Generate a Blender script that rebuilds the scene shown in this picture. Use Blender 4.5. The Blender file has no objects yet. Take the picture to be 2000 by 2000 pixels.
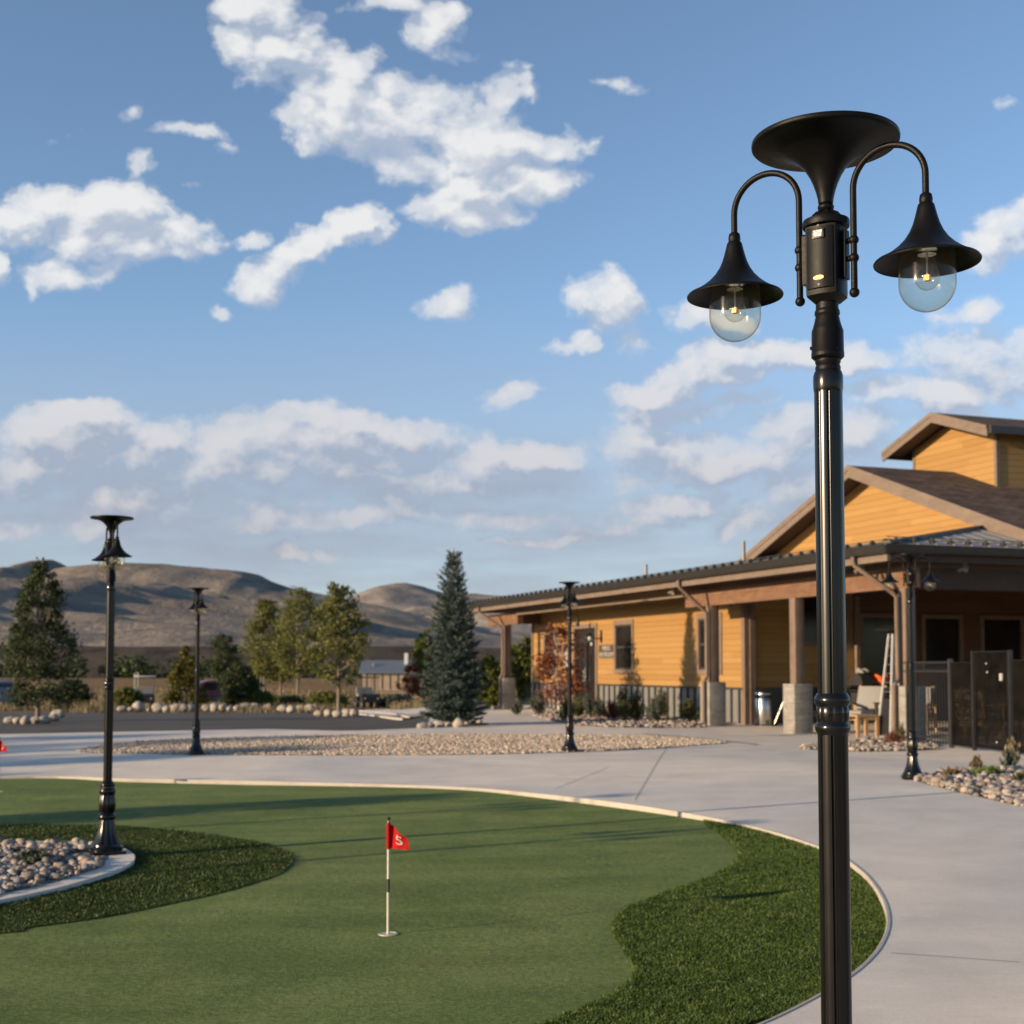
import bpy, bmesh, math, random
import numpy as np
from mathutils import Vector, Matrix

# ------------------------------------------------------------------ camera
random.seed(7)
rng = np.random.default_rng(11)
sc = bpy.context.scene
col = sc.collection
EYE = 1.29
FP = 2600.0
PITCH = math.radians(3.17)
PYC = 1305 - FP * math.tan(PITCH)

cam = bpy.data.objects.new('camera', bpy.data.cameras.new('camera'))
col.objects.link(cam)
sc.camera = cam
cam.location = (0, 0, EYE)
cam.rotation_euler = (math.pi / 2 + PITCH, 0, 0)
cam.data.sensor_width = 36
cam.data.sensor_fit = 'HORIZONTAL'
cam.data.lens = 36 * FP / 2000
cam.data.shift_y = (PYC - 1000) / 2000
cam.data.clip_start = 0.05
cam.data.clip_end = 20000
cam.data.dof.use_dof = True
cam.data.dof.focus_distance = 3.05
cam.data.dof.aperture_fstop = 7.0

# ------------------------------------------------------------------ light
SUN_EL = math.radians(11.3)
SUN_AZ = math.radians(25)          # heading the light travels to, from +X
sd = bpy.data.lights.new('sun', 'SUN')
sd.energy = 5.0
sd.angle = math.radians(0.5)
sd.color = (1.0, 0.74, 0.47)
sun = bpy.data.objects.new('sun', sd)
col.objects.link(sun)
ldir = Vector((math.cos(SUN_AZ) * math.cos(SUN_EL), math.sin(SUN_AZ) * math.cos(SUN_EL), -math.sin(SUN_EL)))
sun.rotation_euler = ldir.to_track_quat('-Z', 'Y').to_euler()
sun.location = (-30, -20, 30)

world = bpy.data.worlds.new('World')
sc.world = world
world.use_nodes = True
wn = world.node_tree
wn.nodes.clear()
wo = wn.nodes.new('ShaderNodeOutputWorld')
wb = wn.nodes.new('ShaderNodeBackground')
ws = wn.nodes.new('ShaderNodeTexSky')
ws.sky_type = 'NISHITA'
ws.sun_disc = False
ws.sun_elevation = SUN_EL
ws.sun_rotation = math.atan2(-math.cos(SUN_AZ), -math.sin(SUN_AZ))
ws.altitude = 2200
ws.air_density = 1.0
ws.dust_density = 1.2
ws.ozone_density = 1.6
wb.inputs['Strength'].default_value = 0.118
wn.links.new(ws.outputs[0], wb.inputs[0])
wn.links.new(wb.outputs[0], wo.inputs[0])

sc.view_settings.view_transform = 'Standard'
sc.view_settings.look = 'None'
sc.view_settings.exposure = 0.85
sc.view_settings.gamma = 1.0
sc.render.engine = 'CYCLES'
sc.cycles.max_bounces = 8
sc.cycles.transparent_max_bounces = 16
sc.cycles.diffuse_bounces = 3
sc.cycles.sample_clamp_indirect = 6.0

# ------------------------------------------------------------------ photo geometry -> world
_f = np.array([0, math.cos(PITCH), math.sin(PITCH)])
_u = np.array([0, -math.sin(PITCH), math.cos(PITCH)])
_r = np.array([1.0, 0, 0])
_c = np.array([0, 0, EYE])


def ray(px, py):
    return _f + (px - 1000) / FP * _r + (PYC - py) / FP * _u


def gz(x, y):
    """height of the paving at x, y: a 1 % fall towards the camera and the left, dropping away to the car park"""
    v = min(0.0, 0.0127 * (x - .9) + .0097 * (y - 20.6))
    if y > 30:
        w = min(1, max(0, (1 - x) / 7))
        w = w * w * (3 - 2 * w)
        v -= .02 * (min(y, 110) - 30) * w
    return v


def G(px, py):
    d = ray(px, py)
    lo, hi = .5, 3000.
    for _ in range(60):
        m = (lo * hi) ** .5
        P = _c + d * m
        if P[2] > gz(P[0], P[1]):
            lo = m
        else:
            hi = m
    return (float(_c[0] + d[0] * lo), float(_c[1] + d[1] * lo))


# building frame: origin at the corner column, local x runs into the building, local y along the facade away from the camera
BR = math.atan2(.3437, .9391)
BV = np.array([.9391, .3437, 0.])
BU = np.array([-.3437, .9391, 0.])
_d = ray(1753, 1451)
BP = _c + _d * (-EYE / _d[2])


def BW(s, t, z=0.):
    return BP + BV * s + BU * t + np.array([0, 0, z])


# ------------------------------------------------------------------ numpy noise
def vnoise(x, y, seed=0):
    xi = np.floor(x).astype(np.int64); yi = np.floor(y).astype(np.int64)
    xf = x - xi; yf = y - yi
    u = xf * xf * xf * (xf * (xf * 6 - 15) + 10); v = yf * yf * yf * (yf * (yf * 6 - 15) + 10)

    def h(a, b):
        n = (a * 374761393 + b * 668265263 + seed * 1442695041) & 0xffffffff
        n = ((n ^ (n >> 13)) * 1274126177) & 0xffffffff
        return ((n ^ (n >> 16)) & 0xffff) / 65535.0
    return (h(xi, yi) * (1 - u) + h(xi + 1, yi) * u) * (1 - v) + (h(xi, yi + 1) * (1 - u) + h(xi + 1, yi + 1) * u) * v


def fbm(x, y, o=5, seed=0, gain=.5):
    s = np.zeros_like(x, dtype=float); a = 1.; t = 0.
    for i in range(o):
        s += a * vnoise(x * 2 ** i + 17.3 * i, y * 2 ** i - 9.1 * i, seed + i); t += a; a *= gain
    return s / t


# ------------------------------------------------------------------ mesh helpers
class MB:
    def __init__(self):
        self.v = []; self.f = []

    def add(self, vs, fs):
        o = len(self.v)
        self.v.extend([tuple(p) for p in vs])
        self.f.extend([tuple(i + o for i in f) for f in fs])
        return self

    def box(self, x0, x1, y0, y1, z0, z1, M=None, bev=0):
        if bev:
            bm = bmesh.new()
            bmesh.ops.create_cube(bm, size=1)
            for v in bm.verts:
                v.co = Vector((x0 + (v.co.x + .5) * (x1 - x0), y0 + (v.co.y + .5) * (y1 - y0), z0 + (v.co.z + .5) * (z1 - z0)))
            bmesh.ops.bevel(bm, geom=bm.edges[:], offset=bev, segments=2, profile=.6, affect='EDGES')
            bm.verts.index_update()
            vs = [v.co.copy() for v in bm.verts]; fs = [[v.index for v in f.verts] for f in bm.faces]
            bm.free()
        else:
            vs = [Vector(p) for p in ((x0, y0, z0), (x1, y0, z0), (x1, y1, z0), (x0, y1, z0), (x0, y0, z1), (x1, y0, z1), (x1, y1, z1), (x0, y1, z1))]
            fs = [(0, 3, 2, 1), (4, 5, 6, 7), (0, 1, 5, 4), (1, 2, 6, 5), (2, 3, 7, 6), (3, 0, 4, 7)]
        if M is not None:
            vs = [M @ Vector(p) for p in vs]
        return self.add(vs, fs)

    def bar(self, a, b, w, h=None, up=(0, 0, 1)):
        """rectangular bar from a to b"""
        a = Vector(a); b = Vector(b); h = h or w
        d = (b - a); L = d.length; d.normalize()
        up = Vector(up)
        if abs(d.dot(up)) > .98:
            up = Vector((0, 1, 0))
        x = d.cross(up).normalized(); y = x.cross(d).normalized()
        M = Matrix(((x.x, d.x, y.x, a.x), (x.y, d.y, y.y, a.y), (x.z, d.z, y.z, a.z), (0, 0, 0, 1)))
        return self.box(-w / 2, w / 2, 0, L, -h / 2, h / 2, M)

    def lathe(self, prof, seg=24, c=(0, 0, 0), mod=None, cap=True):
        vs = []; fs = []
        for r, z in prof:
            for i in range(seg):
                a = 2 * math.pi * i / seg
                rr = r * (mod(a, z) if mod else 1)
                vs.append((c[0] + rr * math.cos(a), c[1] + rr * math.sin(a), c[2] + z))
        n = len(prof)
        for k in range(n - 1):
            for i in range(seg):
                j = (i + 1) % seg
                fs.append((k * seg + i, k * seg + j, (k + 1) * seg + j, (k + 1) * seg + i))
        if cap:
            if prof[0][0] > 1e-5: fs.append(tuple(range(seg - 1, -1, -1)))
            if prof[-1][0] > 1e-5: fs.append(tuple((n - 1) * seg + i for i in range(seg)))
        return self.add(vs, fs)

    def tube(self, pts, r, seg=10, cap=True):
        pts = [Vector(p) for p in pts]
        n = len(pts)
        rs = r if isinstance(r, (list, tuple)) else [r] * n
        vs = []; fs = []
        prev = None
        for k, p in enumerate(pts):
            d = (pts[min(k + 1, n - 1)] - pts[max(k - 1, 0)]).normalized()
            if prev is None:
                ref = Vector((0, 0, 1)) if abs(d.z) < .9 else Vector((1, 0, 0))
                x = d.cross(ref).normalized()
            else:
                x = (prev - d * prev.dot(d)).normalized()
            prev = x
            y = d.cross(x)
            for i in range(seg):
                a = 2 * math.pi * i / seg
                vs.append(p + (x * math.cos(a) + y * math.sin(a)) * rs[k])
        for k in range(n - 1):
            for i in range(seg):
                j = (i + 1) % seg
                fs.append((k * seg + i, k * seg + j, (k + 1) * seg + j, (k + 1) * seg + i))
        if cap:
            fs.append(tuple(range(seg - 1, -1, -1))); fs.append(tuple((n - 1) * seg + i for i in range(seg)))
        return self.add(vs, fs)

    def ball(self, c, r, seg=16, ring=10, sz=1.):
        prof = [(r * math.sin(math.pi * k / ring) if 0 < k < ring else 1e-6, -r * sz * math.cos(math.pi * k / ring)) for k in range(ring + 1)]
        return self.lathe(prof, seg, c, cap=False)

    def prism(self, poly, axis, a, b):
        """poly in the two other axes (in cyclic xyz order without axis), extruded from a to b"""
        n = len(poly)
        def P(p, k):
            if axis == 'x': return (k, p[0], p[1])
            if axis == 'y': return (p[0], k, p[1])
            return (p[0], p[1], k)
        vs = [P(p, a) for p in poly] + [P(p, b) for p in poly]
        fs = [tuple(range(n - 1, -1, -1)), tuple(range(n, 2 * n))]
        for i in range(n):
            j = (i + 1) % n
            fs.append((i, j, n + j, n + i))
        return self.add(vs, fs)

    def build(self, name, mat, parent=None, smooth=None):
        me = bpy.data.meshes.new(name)
        me.from_pydata(self.v, [], self.f)
        me.update()
        bm = bmesh.new(); bm.from_mesh(me)
        bmesh.ops.recalc_face_normals(bm, faces=bm.faces)
        bm.to_mesh(me); bm.free()
        return finish(name, me, mat, parent, smooth)


def build_pieces(mb, name, mat, parent=None, smooth=None):
    """one object for each loose piece of the mesh"""
    par = list(range(len(mb.v)))
    def find(i):
        while par[i] != i:
            par[i] = par[par[i]]; i = par[i]
        return i
    for f in mb.f:
        a = find(f[0])
        for i in f[1:]: par[find(i)] = a
    groups = {}
    for f in mb.f: groups.setdefault(find(f[0]), []).append(f)
    out = []
    for fs in groups.values():
        idx = sorted({i for f in fs for i in f}); mp = {i: k for k, i in enumerate(idx)}
        q = MB(); q.v = [mb.v[i] for i in idx]; q.f = [tuple(mp[i] for i in f) for f in fs]
        out.append(q.build(name, mat, parent, smooth))
    return out


def finish(name, me, mat, parent=None, smooth=None):
    if smooth is not None:
        me.polygons.foreach_set('use_smooth', [True] * len(me.polygons))
        if smooth < 180:
            me.set_sharp_from_angle(angle=math.radians(smooth))
    me.materials.append(mat)
    o = bpy.data.objects.new(name, me)
    col.objects.link(o)
    if parent is not None:
        o.parent = parent
    return o


def npmesh(name, V, F, mat, parent=None, smooth=None):
    """V (n,3); F (m,k) all the same size"""
    me = bpy.data.meshes.new(name)
    V = np.asarray(V, dtype=np.float32); F = np.asarray(F, dtype=np.int32)
    m, k = F.shape
    me.vertices.add(len(V)); me.vertices.foreach_set('co', V.ravel())
    me.loops.add(m * k); me.loops.foreach_set('vertex_index', F.ravel())
    me.polygons.add(m); me.polygons.foreach_set('loop_start', np.arange(0, m * k, k, dtype=np.int32))
    me.update(calc_edges=True)
    me.validate()
    return finish(name, me, mat, parent, smooth)


def empty(name, loc=(0, 0, 0), rz=0, label=None, cat=None, group=None):
    o = bpy.data.objects.new(name, None)
    col.objects.link(o)
    o.location = loc
    o.rotation_euler = (0, 0, rz)
    o.empty_display_size = .2
    tag(o, label, cat, group)
    return o


def tag(o, label=None, cat=None, group=None, kind=None):
    if label: o['label'] = label
    if cat: o['category'] = cat
    if group: o['group'] = group
    if kind: o['kind'] = kind
    return o


def copy_tree(o, parent=None):
    c = o.copy(); col.objects.link(c); c.parent = parent
    for ch in o.children:
        copy_tree(ch, c)
    return c


# ------------------------------------------------------------------ materials
class NT:
    def __init__(self, name):
        self.m = bpy.data.materials.new(name)
        self.m.use_nodes = True
        self.t = self.m.node_tree
        self.t.nodes.clear()
        self.out = self.n('OutputMaterial')

    def n(self, typ, **kw):
        nd = self.t.nodes.new('ShaderNode' + typ)
        for k, v in kw.items():
            setattr(nd, k, v)
        return nd

    def L(self, a, b):
        self.t.links.new(a, b)

    def coord(self, scale=(1, 1, 1), kind='Object', rot=(0, 0, 0)):
        c = self.n('TexCoord'); mp = self.n('Mapping')
        mp.inputs['Scale'].default_value = scale
        mp.inputs['Rotation'].default_value = rot
        self.L(c.outputs[kind], mp.inputs[0])
        return mp.outputs[0]

    def noise(self, vec, scale, detail=4, rough=.55, dist=0):
        nd = self.n('TexNoise')
        nd.inputs['Scale'].default_value = scale; nd.inputs['Detail'].default_value = detail
        nd.inputs['Roughness'].default_value = rough; nd.inputs['Distortion'].default_value = dist
        if vec is not None: self.L(vec, nd.inputs['Vector'])
        return nd.outputs['Fac']

    def math(self, op, a, b=None, c=None, clamp=False):
        nd = self.n('Math', operation=op, use_clamp=clamp)
        for i, x in enumerate((a, b, c)):
            if x is None: continue
            if isinstance(x, (int, float)): nd.inputs[i].default_value = x
            else: self.L(x, nd.inputs[i])
        return nd.outputs[0]

    def ramp(self, fac, stops, interp='LINEAR'):
        nd = self.n('ValToRGB'); r = nd.color_ramp; r.interpolation = interp
        while len(r.elements) < len(stops): r.elements.new(.5)
        for e, (p, c) in zip(r.elements, stops):
            e.position = p
            e.color = (c, c, c, 1) if isinstance(c, (int, float)) else (*c, 1)
        self.L(fac, nd.inputs[0])
        return nd.outputs[0]

    def mix(self, fac, a, b, blend='MIX'):
        nd = self.n('Mix', data_type='RGBA', blend_type=blend)
        for i, x in ((0, fac), (6, a), (7, b)):
            if isinstance(x, (int, float)): nd.inputs[i].default_value = x
            elif isinstance(x, (tuple, list)): nd.inputs[i].default_value = (*x, 1)
            else: self.L(x, nd.inputs[i])
        return nd.outputs[2]

    def bsdf(self, color, rough=.7, metal=0., spec=.5, bump=None, bdist=.01, bstr=1., coat=0., normal=None):
        b = self.n('BsdfPrincipled')
        for k, x in (('Base Color', color), ('Roughness', rough), ('Metallic', metal)):
            if isinstance(x, (int, float)): b.inputs[k].default_value = x
            elif isinstance(x, (tuple, list)): b.inputs[k].default_value = (*x, 1)
            else: self.L(x, b.inputs[k])
        b.inputs['Specular IOR Level'].default_value = spec
        b.inputs['Coat Weight'].default_value = coat
        b.inputs['Coat Roughness'].default_value = .08
        if bump is not None:
            bp = self.n('Bump'); bp.inputs['Distance'].default_value = bdist; bp.inputs['Strength'].default_value = bstr
            self.L(bump, bp.inputs['Height']); self.L(bp.outputs[0], b.inputs['Normal'])
        self.L(b.outputs[0], self.out.inputs[0])
        return self.m


def simple(name, c, rough=.7, metal=0., spec=.5, var=.12, scale=8, bd=.002, coat=0.):
    t = NT(name)
    v = t.coord()
    n = t.noise(v, scale, 5, .6)
    k = t.ramp(n, [(.3, 1 - var), (.7, 1 + var)])
    cc = t.mix(1.0, c, k, 'MULTIPLY')
    return t.bsdf(cc, rough, metal, spec, bump=t.noise(v, scale * 9, 3, .6), bdist=bd, coat=coat)


M = {}


def make_materials():
    # black lamp paint, glossy on the pole, powder-like on the head
    t = NT('gloss_black_paint'); v = t.coord()
    M['gloss'] = t.bsdf(t.ramp(t.noise(v, 14, 4), [(.3, (.003, .003, .0035)), (.8, (.006, .006, .006))]),
                        t.ramp(t.noise(v, 6, 3, .5), [(.3, .19), (.75, .23)]), 0, .32)
    t = NT('satin_black_paint'); v = t.coord()
    M['satin'] = t.bsdf(t.ramp(t.noise(v, 12, 4), [(.3, (.003, .003, .0035)), (.8, (.006, .006, .006))]),
                        t.ramp(t.noise(v, 60, 4, .7), [(.3, .33), (.7, .43)]), 0, .13, bump=t.noise(v, 700, 2), bdist=.0005)
    M['black'] = simple('black_metal', (.012, .012, .013), .45)
    M['black_cloth'] = simple('black_plastic', (.014, .013, .014), .6)
    # clear globe: tinted thin glass
    def thin_glass(name, tint, edge, rough, gloss):
        t = NT(name)
        g = t.n('NewGeometry')
        dp = t.n('VectorMath', operation='DOT_PRODUCT'); t.L(g.outputs['Normal'], dp.inputs[0]); t.L(g.outputs['Incoming'], dp.inputs[1])
        fac = t.math('SUBTRACT', 1.0, t.math('ABSOLUTE', dp.outputs['Value']), clamp=True)
        tr = t.n('BsdfTransparent'); gl = t.n('BsdfGlossy'); gl.inputs['Roughness'].default_value = rough
        t.L(t.ramp(fac, [(0, tint), (.6, tuple(.5 * (a + b) + .35 * (a - b) for a, b in zip(tint, edge))), (1, edge)]), tr.inputs[0])
        mx = t.n('MixShader'); t.L(t.math('MULTIPLY_ADD', t.math('POWER', fac, 4.0), .5 * gloss, .045 * gloss), mx.inputs[0]); t.L(tr.outputs[0], mx.inputs[1]); t.L(gl.outputs[0], mx.inputs[2])
        tl = t.n('BsdfTranslucent'); tl.inputs[0].default_value = (.85, .74, .52, 1)
        df = t.n('MixShader'); df.inputs[0].default_value = .05 * gloss; t.L(mx.outputs[0], df.inputs[1]); t.L(tl.outputs[0], df.inputs[2])
        t.L(df.outputs[0], t.out.inputs[0])
        return t.m
    M['globe'] = thin_glass('amber_clear_globe', (.95, .935, .86), (.42, .34, .22), .11, .75)
    M['bulb'] = thin_glass('bulb_glass', (.97, .965, .95), (.62, .60, .56), .06, 1.)
    M['phosphor'] = simple('led_phosphor', (.75, .5, .16), .4)
    M['chrome'] = simple('bright_metal', (.6, .6, .6), .22, 1., var=.05)
    M['brass'] = simple('brass_badge', (.34, .18, .08), .45, .5, var=.1)
    M['sensor'] = simple('sensor_window', (.17, .165, .15), .3, 0, var=.05)
    t = NT('solar_cells'); M['solar'] = t.bsdf((.01, .012, .03), .15)

    # concrete paving
    t = NT('broomed_concrete'); v = t.coord(kind='Object')
    big = t.noise(v, .16, 3, .5, .6); mid = t.noise(v, 1.3, 5, .6); fine = t.noise(v, 60, 4, .7); speck = t.noise(v, 300, 2, .6)
    c1 = t.mix(t.ramp(big, [(.42, 0.), (.56, 1.)]), (.535, .505, .460), (.66, .595, .50))
    c2 = t.mix(1.0, c1, t.ramp(mid, [(.3, .86), (.7, 1.08)]), 'MULTIPLY')
    c3 = t.mix(1.0, c2, t.ramp(fine, [(.3, .90), (.7, 1.07)]), 'MULTIPLY')
    c4 = t.mix(t.ramp(t.noise(v, 3.1, 6, .75), [(.58, 0.), (.72, .26)]), c3, (.25, .23, .21))
    broom = t.noise(t.coord((2.0, 90, 2), rot=(0, 0, .35)), 3, 3, .6)
    c4 = t.mix(1.0, c4, t.ramp(broom, [(.35, .91), (.65, 1.07)]), 'MULTIPLY')
    h = t.math('ADD', t.math('MULTIPLY', broom, .6), t.math('MULTIPLY', speck, .5))
    h = t.math('ADD', h, t.math('MULTIPLY', mid, 1.2))
    M['concrete'] = t.bsdf(c4, .82, bump=h, bdist=.0022, spec=.35)
    M['kerb'] = simple('kerb_concrete', (.33, .305, .265), .8, var=.12, scale=5)
    M['joint'] = simple('joint_filler', (.12, .115, .11), .9)
    # asphalt
    t = NT('asphalt'); v = t.coord()
    c = t.mix(t.ramp(t.noise(v, .5, 5), [(.3, 0.), (.7, 1.)]), (.050, .048, .046), (.082, .076, .070))
    c = t.mix(1.0, c, t.ramp(t.noise(v, 120, 2), [(.3, .75), (.75, 1.3)]), 'MULTIPLY')
    M['asphalt'] = t.bsdf(c, .9, spec=.3, bump=t.noise(v, 90, 3), bdist=.004)
    # putting green: short fibres
    t = NT('putting_green_turf'); v = t.coord()
    c = t.ramp(t.noise(v, 1.0, 6, .62, .8), [(.25, (.100, .150, .042)), (.5, (.134, .184, .054)), (.75, (.182, .218, .076))])
    mott = t.noise(t.coord((1, 1.6, 1)), 26, 5, .8)
    c = t.mix(1.0, c, t.ramp(mott, [(.36, .66), (.64, 1.32)]), 'MULTIPLY')
    c = t.mix(1.0, c, t.ramp(t.noise(v, 130, 3, .7), [(.36, .68), (.64, 1.32)]), 'MULTIPLY')
    c = t.mix(1.0, c, t.ramp(t.noise(t.coord((.6, 2.4, 1), rot=(0, 0, .4)), .9, 3, .5), [(.4, .90), (.6, 1.10)]), 'MULTIPLY')
    c = t.mix(1.0, c, t.ramp(t.noise(v, 420, 3, .8), [(.3, .55), (.7, 1.45)]), 'MULTIPLY')
    worn = t.ramp(t.noise(t.coord((1.0, 3.2, 1), rot=(0, 0, .3)), 1.5, 8, .78), [(.60, 0.), (.74, .42)])
    c = t.mix(worn, c, (.26, .25, .15))
    h = t.math('ADD', t.noise(v, 420, 3, .8), t.math('MULTIPLY', t.noise(v, 30, 4, .75), 3.2))
    h = t.math('ADD', h, t.math('MULTIPLY', t.noise(v, 3.5, 3, .5), 5))
    M['green'] = t.bsdf(c, .9, spec=.15, bump=h, bdist=.007)
    t = NT('fringe_thatch'); v = t.coord()
    c = t.ramp(t.noise(v, 60, 4, .7), [(.3, (.030, .045, .008)), (.7, (.065, .09, .018))])
    M['thatch'] = t.bsdf(c, .95, spec=.1, bump=t.noise(v, 90, 3), bdist=.01)

    def leaf(name, stops, scale=3., trans=.35, rough=.6):
        t = NT(name); v = t.coord()
        n = t.noise(v, scale, 4, .8)
        w = t.n('TexWhiteNoise'); mp = t.n('VectorMath', operation='SNAP'); t.L(v, mp.inputs[0]); mp.inputs[1].default_value = (.05, .05, .05)
        t.L(mp.outputs[0], w.inputs['Vector'])
        f = t.math('ADD', t.math('MULTIPLY', n, .6), t.math('MULTIPLY', w.outputs['Value'], .4))
        c = t.ramp(f, stops)
        b = t.n('BsdfPrincipled'); t.L(c, b.inputs['Base Color']); b.inputs['Roughness'].default_value = rough; b.inputs['Specular IOR Level'].default_value = .3
        tl = t.n('BsdfTranslucent'); t.L(c, tl.inputs[0])
        mx = t.n('MixShader'); mx.inputs[0].default_value = trans
        t.L(b.outputs[0], mx.inputs[1]); t.L(tl.outputs[0], mx.inputs[2]); t.L(mx.outputs[0], t.out.inputs[0])
        return t.m
    M['blade'] = leaf('fringe_blades', [(.2, (.034, .060, .010)), (.5, (.064, .106, .018)), (.8, (.115, .160, .036))], 2.0, .3, .5)
    M['blade_dark'] = leaf('dark_fringe_blades', [(.2, (.018, .034, .005)), (.5, (.036, .060, .010)), (.8, (.070, .10, .022))], 2.0, .3, .5)
    M['aspen'] = leaf('aspen_leaves', [(.25, (.045, .060, .016)), (.52, (.110, .122, .032)), (.72, (.25, .23, .065)), (.86, (.40, .36, .14))], 1.5)
    M['darkleaf'] = leaf('dark_tree_leaves', [(.25, (.020, .032, .012)), (.6, (.048, .066, .024)), (.85, (.12, .13, .05))], 1.2)
    M['spruce'] = leaf('blue_spruce_needles', [(.2, (.014, .026, .016)), (.5, (.045, .070, .056)), (.82, (.20, .255, .235))], 7., .05)
    M['needle_dark'] = leaf('green_needles', [(.2, (.02, .034, .012)), (.6, (.055, .075, .022)), (.85, (.13, .14, .05))], 4., .1)
    M['yellowfir'] = leaf('yellowing_needles', [(.2, (.03, .038, .006)), (.5, (.08, .078, .012)), (.8, (.17, .12, .022))], 1.5, .2)
    M['redleaf'] = leaf('red_maple_leaves', [(.2, (.06, .018, .010)), (.5, (.16, .045, .022)), (.75, (.26, .10, .045)), (.9, (.22, .16, .05))], 2.)
    M['yellowbush'] = leaf('yellow_green_leaves', [(.2, (.035, .05, .010)), (.55, (.09, .11, .018)), (.85, (.20, .20, .04))], 1.5)
    M['sage'] = leaf('sage_leaves', [(.2, (.04, .05, .033)), (.55, (.085, .10, .075)), (.85, (.16, .175, .135))], 5., .2)
    M['olive'] = leaf('dark_shrub_leaves', [(.2, (.03, .035, .012)), (.6, (.07, .08, .022)), (.85, (.13, .13, .035))], 5., .2)
    M['limeleaf'] = leaf('bright_ground_cover', [(.2, (.06, .09, .015)), (.6, (.14, .19, .03)), (.85, (.24, .28, .05))], 6., .2)
    M['straw'] = leaf('dry_grass', [(.2, (.09, .07, .035)), (.6, (.17, .135, .07)), (.85, (.26, .215, .125))], 4., .25)
    M['bark'] = simple('grey_brown_bark', (.16, .13, .10), .9, var=.3, scale=20, bd=.01)
    M['palebark'] = simple('pale_aspen_bark', (.42, .40, .36), .85, var=.25, scale=14, bd=.005)

    def stone(name, stops, cell=None):
        t = NT(name); v = t.coord()
        g = t.n('NewGeometry')
        f = t.math('ADD', t.math('MULTIPLY', g.outputs['Random Per Island'], .8), t.math('MULTIPLY', t.noise(v, 20, 3), .25))
        c = t.ramp(f, stops)
        c = t.mix(1.0, c, t.ramp(t.noise(v, 60, 4, .7), [(.3, .75), (.7, 1.2)]), 'MULTIPLY')
        return t.bsdf(c, .8, spec=.3, bump=t.noise(v, 50, 4, .7), bdist=.006)
    M['gravel'] = stone('tan_gravel', [(.1, (.15, .125, .10)), (.35, (.36, .29, .225)), (.6, (.44, .36, .28)), (.8, (.56, .48, .39)), (.95, (.20, .18, .16))])
    M['cobble'] = stone('river_cobbles', [(.05, (.075, .07, .068)), (.22, (.24, .19, .15)), (.36, (.13, .118, .11)), (.5, (.31, .265, .22)), (.62, (.15, .145, .147)), (.8, (.38, .345, .31)), (.95, (.26, .175, .125))])
    M['boulder'] = stone('pale_boulders', [(.1, (.17, .15, .13)), (.5, (.27, .24, .20)), (.9, (.36, .33, .29))])
    M['soil'] = simple('brown_soil', (.12, .085, .06), .95, var=.4, scale=6, bd=.02)
    M['mulch'] = simple('gravel_base', (.20, .165, .13), .95, var=.4, scale=16, bd=.02)

    # timber siding: boards 0.14 m tall
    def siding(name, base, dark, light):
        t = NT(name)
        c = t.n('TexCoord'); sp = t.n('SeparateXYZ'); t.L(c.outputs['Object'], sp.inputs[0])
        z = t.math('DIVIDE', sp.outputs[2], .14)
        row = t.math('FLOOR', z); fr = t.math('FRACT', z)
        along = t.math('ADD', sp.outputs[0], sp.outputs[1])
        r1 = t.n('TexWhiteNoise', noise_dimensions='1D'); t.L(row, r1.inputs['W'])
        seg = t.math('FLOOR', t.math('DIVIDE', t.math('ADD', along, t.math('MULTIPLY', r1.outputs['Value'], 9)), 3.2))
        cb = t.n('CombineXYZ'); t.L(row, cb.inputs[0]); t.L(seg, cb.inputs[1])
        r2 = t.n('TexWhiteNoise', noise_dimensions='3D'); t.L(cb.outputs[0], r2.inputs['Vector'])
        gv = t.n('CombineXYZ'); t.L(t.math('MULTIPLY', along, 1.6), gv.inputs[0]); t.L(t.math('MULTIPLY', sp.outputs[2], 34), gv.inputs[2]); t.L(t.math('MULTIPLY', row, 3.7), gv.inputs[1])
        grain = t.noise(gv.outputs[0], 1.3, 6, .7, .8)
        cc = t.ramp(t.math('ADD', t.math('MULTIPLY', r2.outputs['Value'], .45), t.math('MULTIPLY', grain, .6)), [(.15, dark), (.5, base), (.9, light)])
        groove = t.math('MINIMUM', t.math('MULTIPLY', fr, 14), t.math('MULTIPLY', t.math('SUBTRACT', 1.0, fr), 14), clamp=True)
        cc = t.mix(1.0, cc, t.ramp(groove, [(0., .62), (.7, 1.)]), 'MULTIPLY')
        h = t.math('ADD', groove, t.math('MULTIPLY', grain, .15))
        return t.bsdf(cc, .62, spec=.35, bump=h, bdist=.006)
    M['shadewood'] = siding('shade_toned_siding', (.075, .036, .018), (.055, .027, .014), (.10, .05, .025))  # darker copy of the siding, with the porch shade put into its colour
    M['siding'] = siding('honey_cedar_siding', (.262, .149, .047), (.222, .116, .033), (.297, .178, .062))

    def wood(name, dark, base, light, axis=2, rough=.7, sc_=1.):
        t = NT(name)
        s = [26, 26, 26]; s[axis] = 1.4
        v = t.coord(tuple(x * sc_ for x in s)); n = t.noise(v, 1., 6, .65, .6)
        k = t.noise(t.coord(), 2.2, 3, .5, 1.5)
        c = t.ramp(t.math('ADD', t.math('MULTIPLY', n, .7), t.math('MULTIPLY', k, .35)), [(.3, dark), (.52, base), (.78, light)])
        return t.bsdf(c, rough, spec=.35, bump=n, bdist=.003)
    M['beam'] = wood('stained_beam', (.075, .038, .022), (.125, .065, .037), (.20, .12, .07), 1)
    M['post'] = wood('stained_post', (.085, .058, .043), (.135, .096, .072), (.19, .145, .11), 2)
    M['trim'] = wood('taupe_trim', (.095, .070, .054), (.132, .100, .078), (.175, .138, .11), 1)
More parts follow.
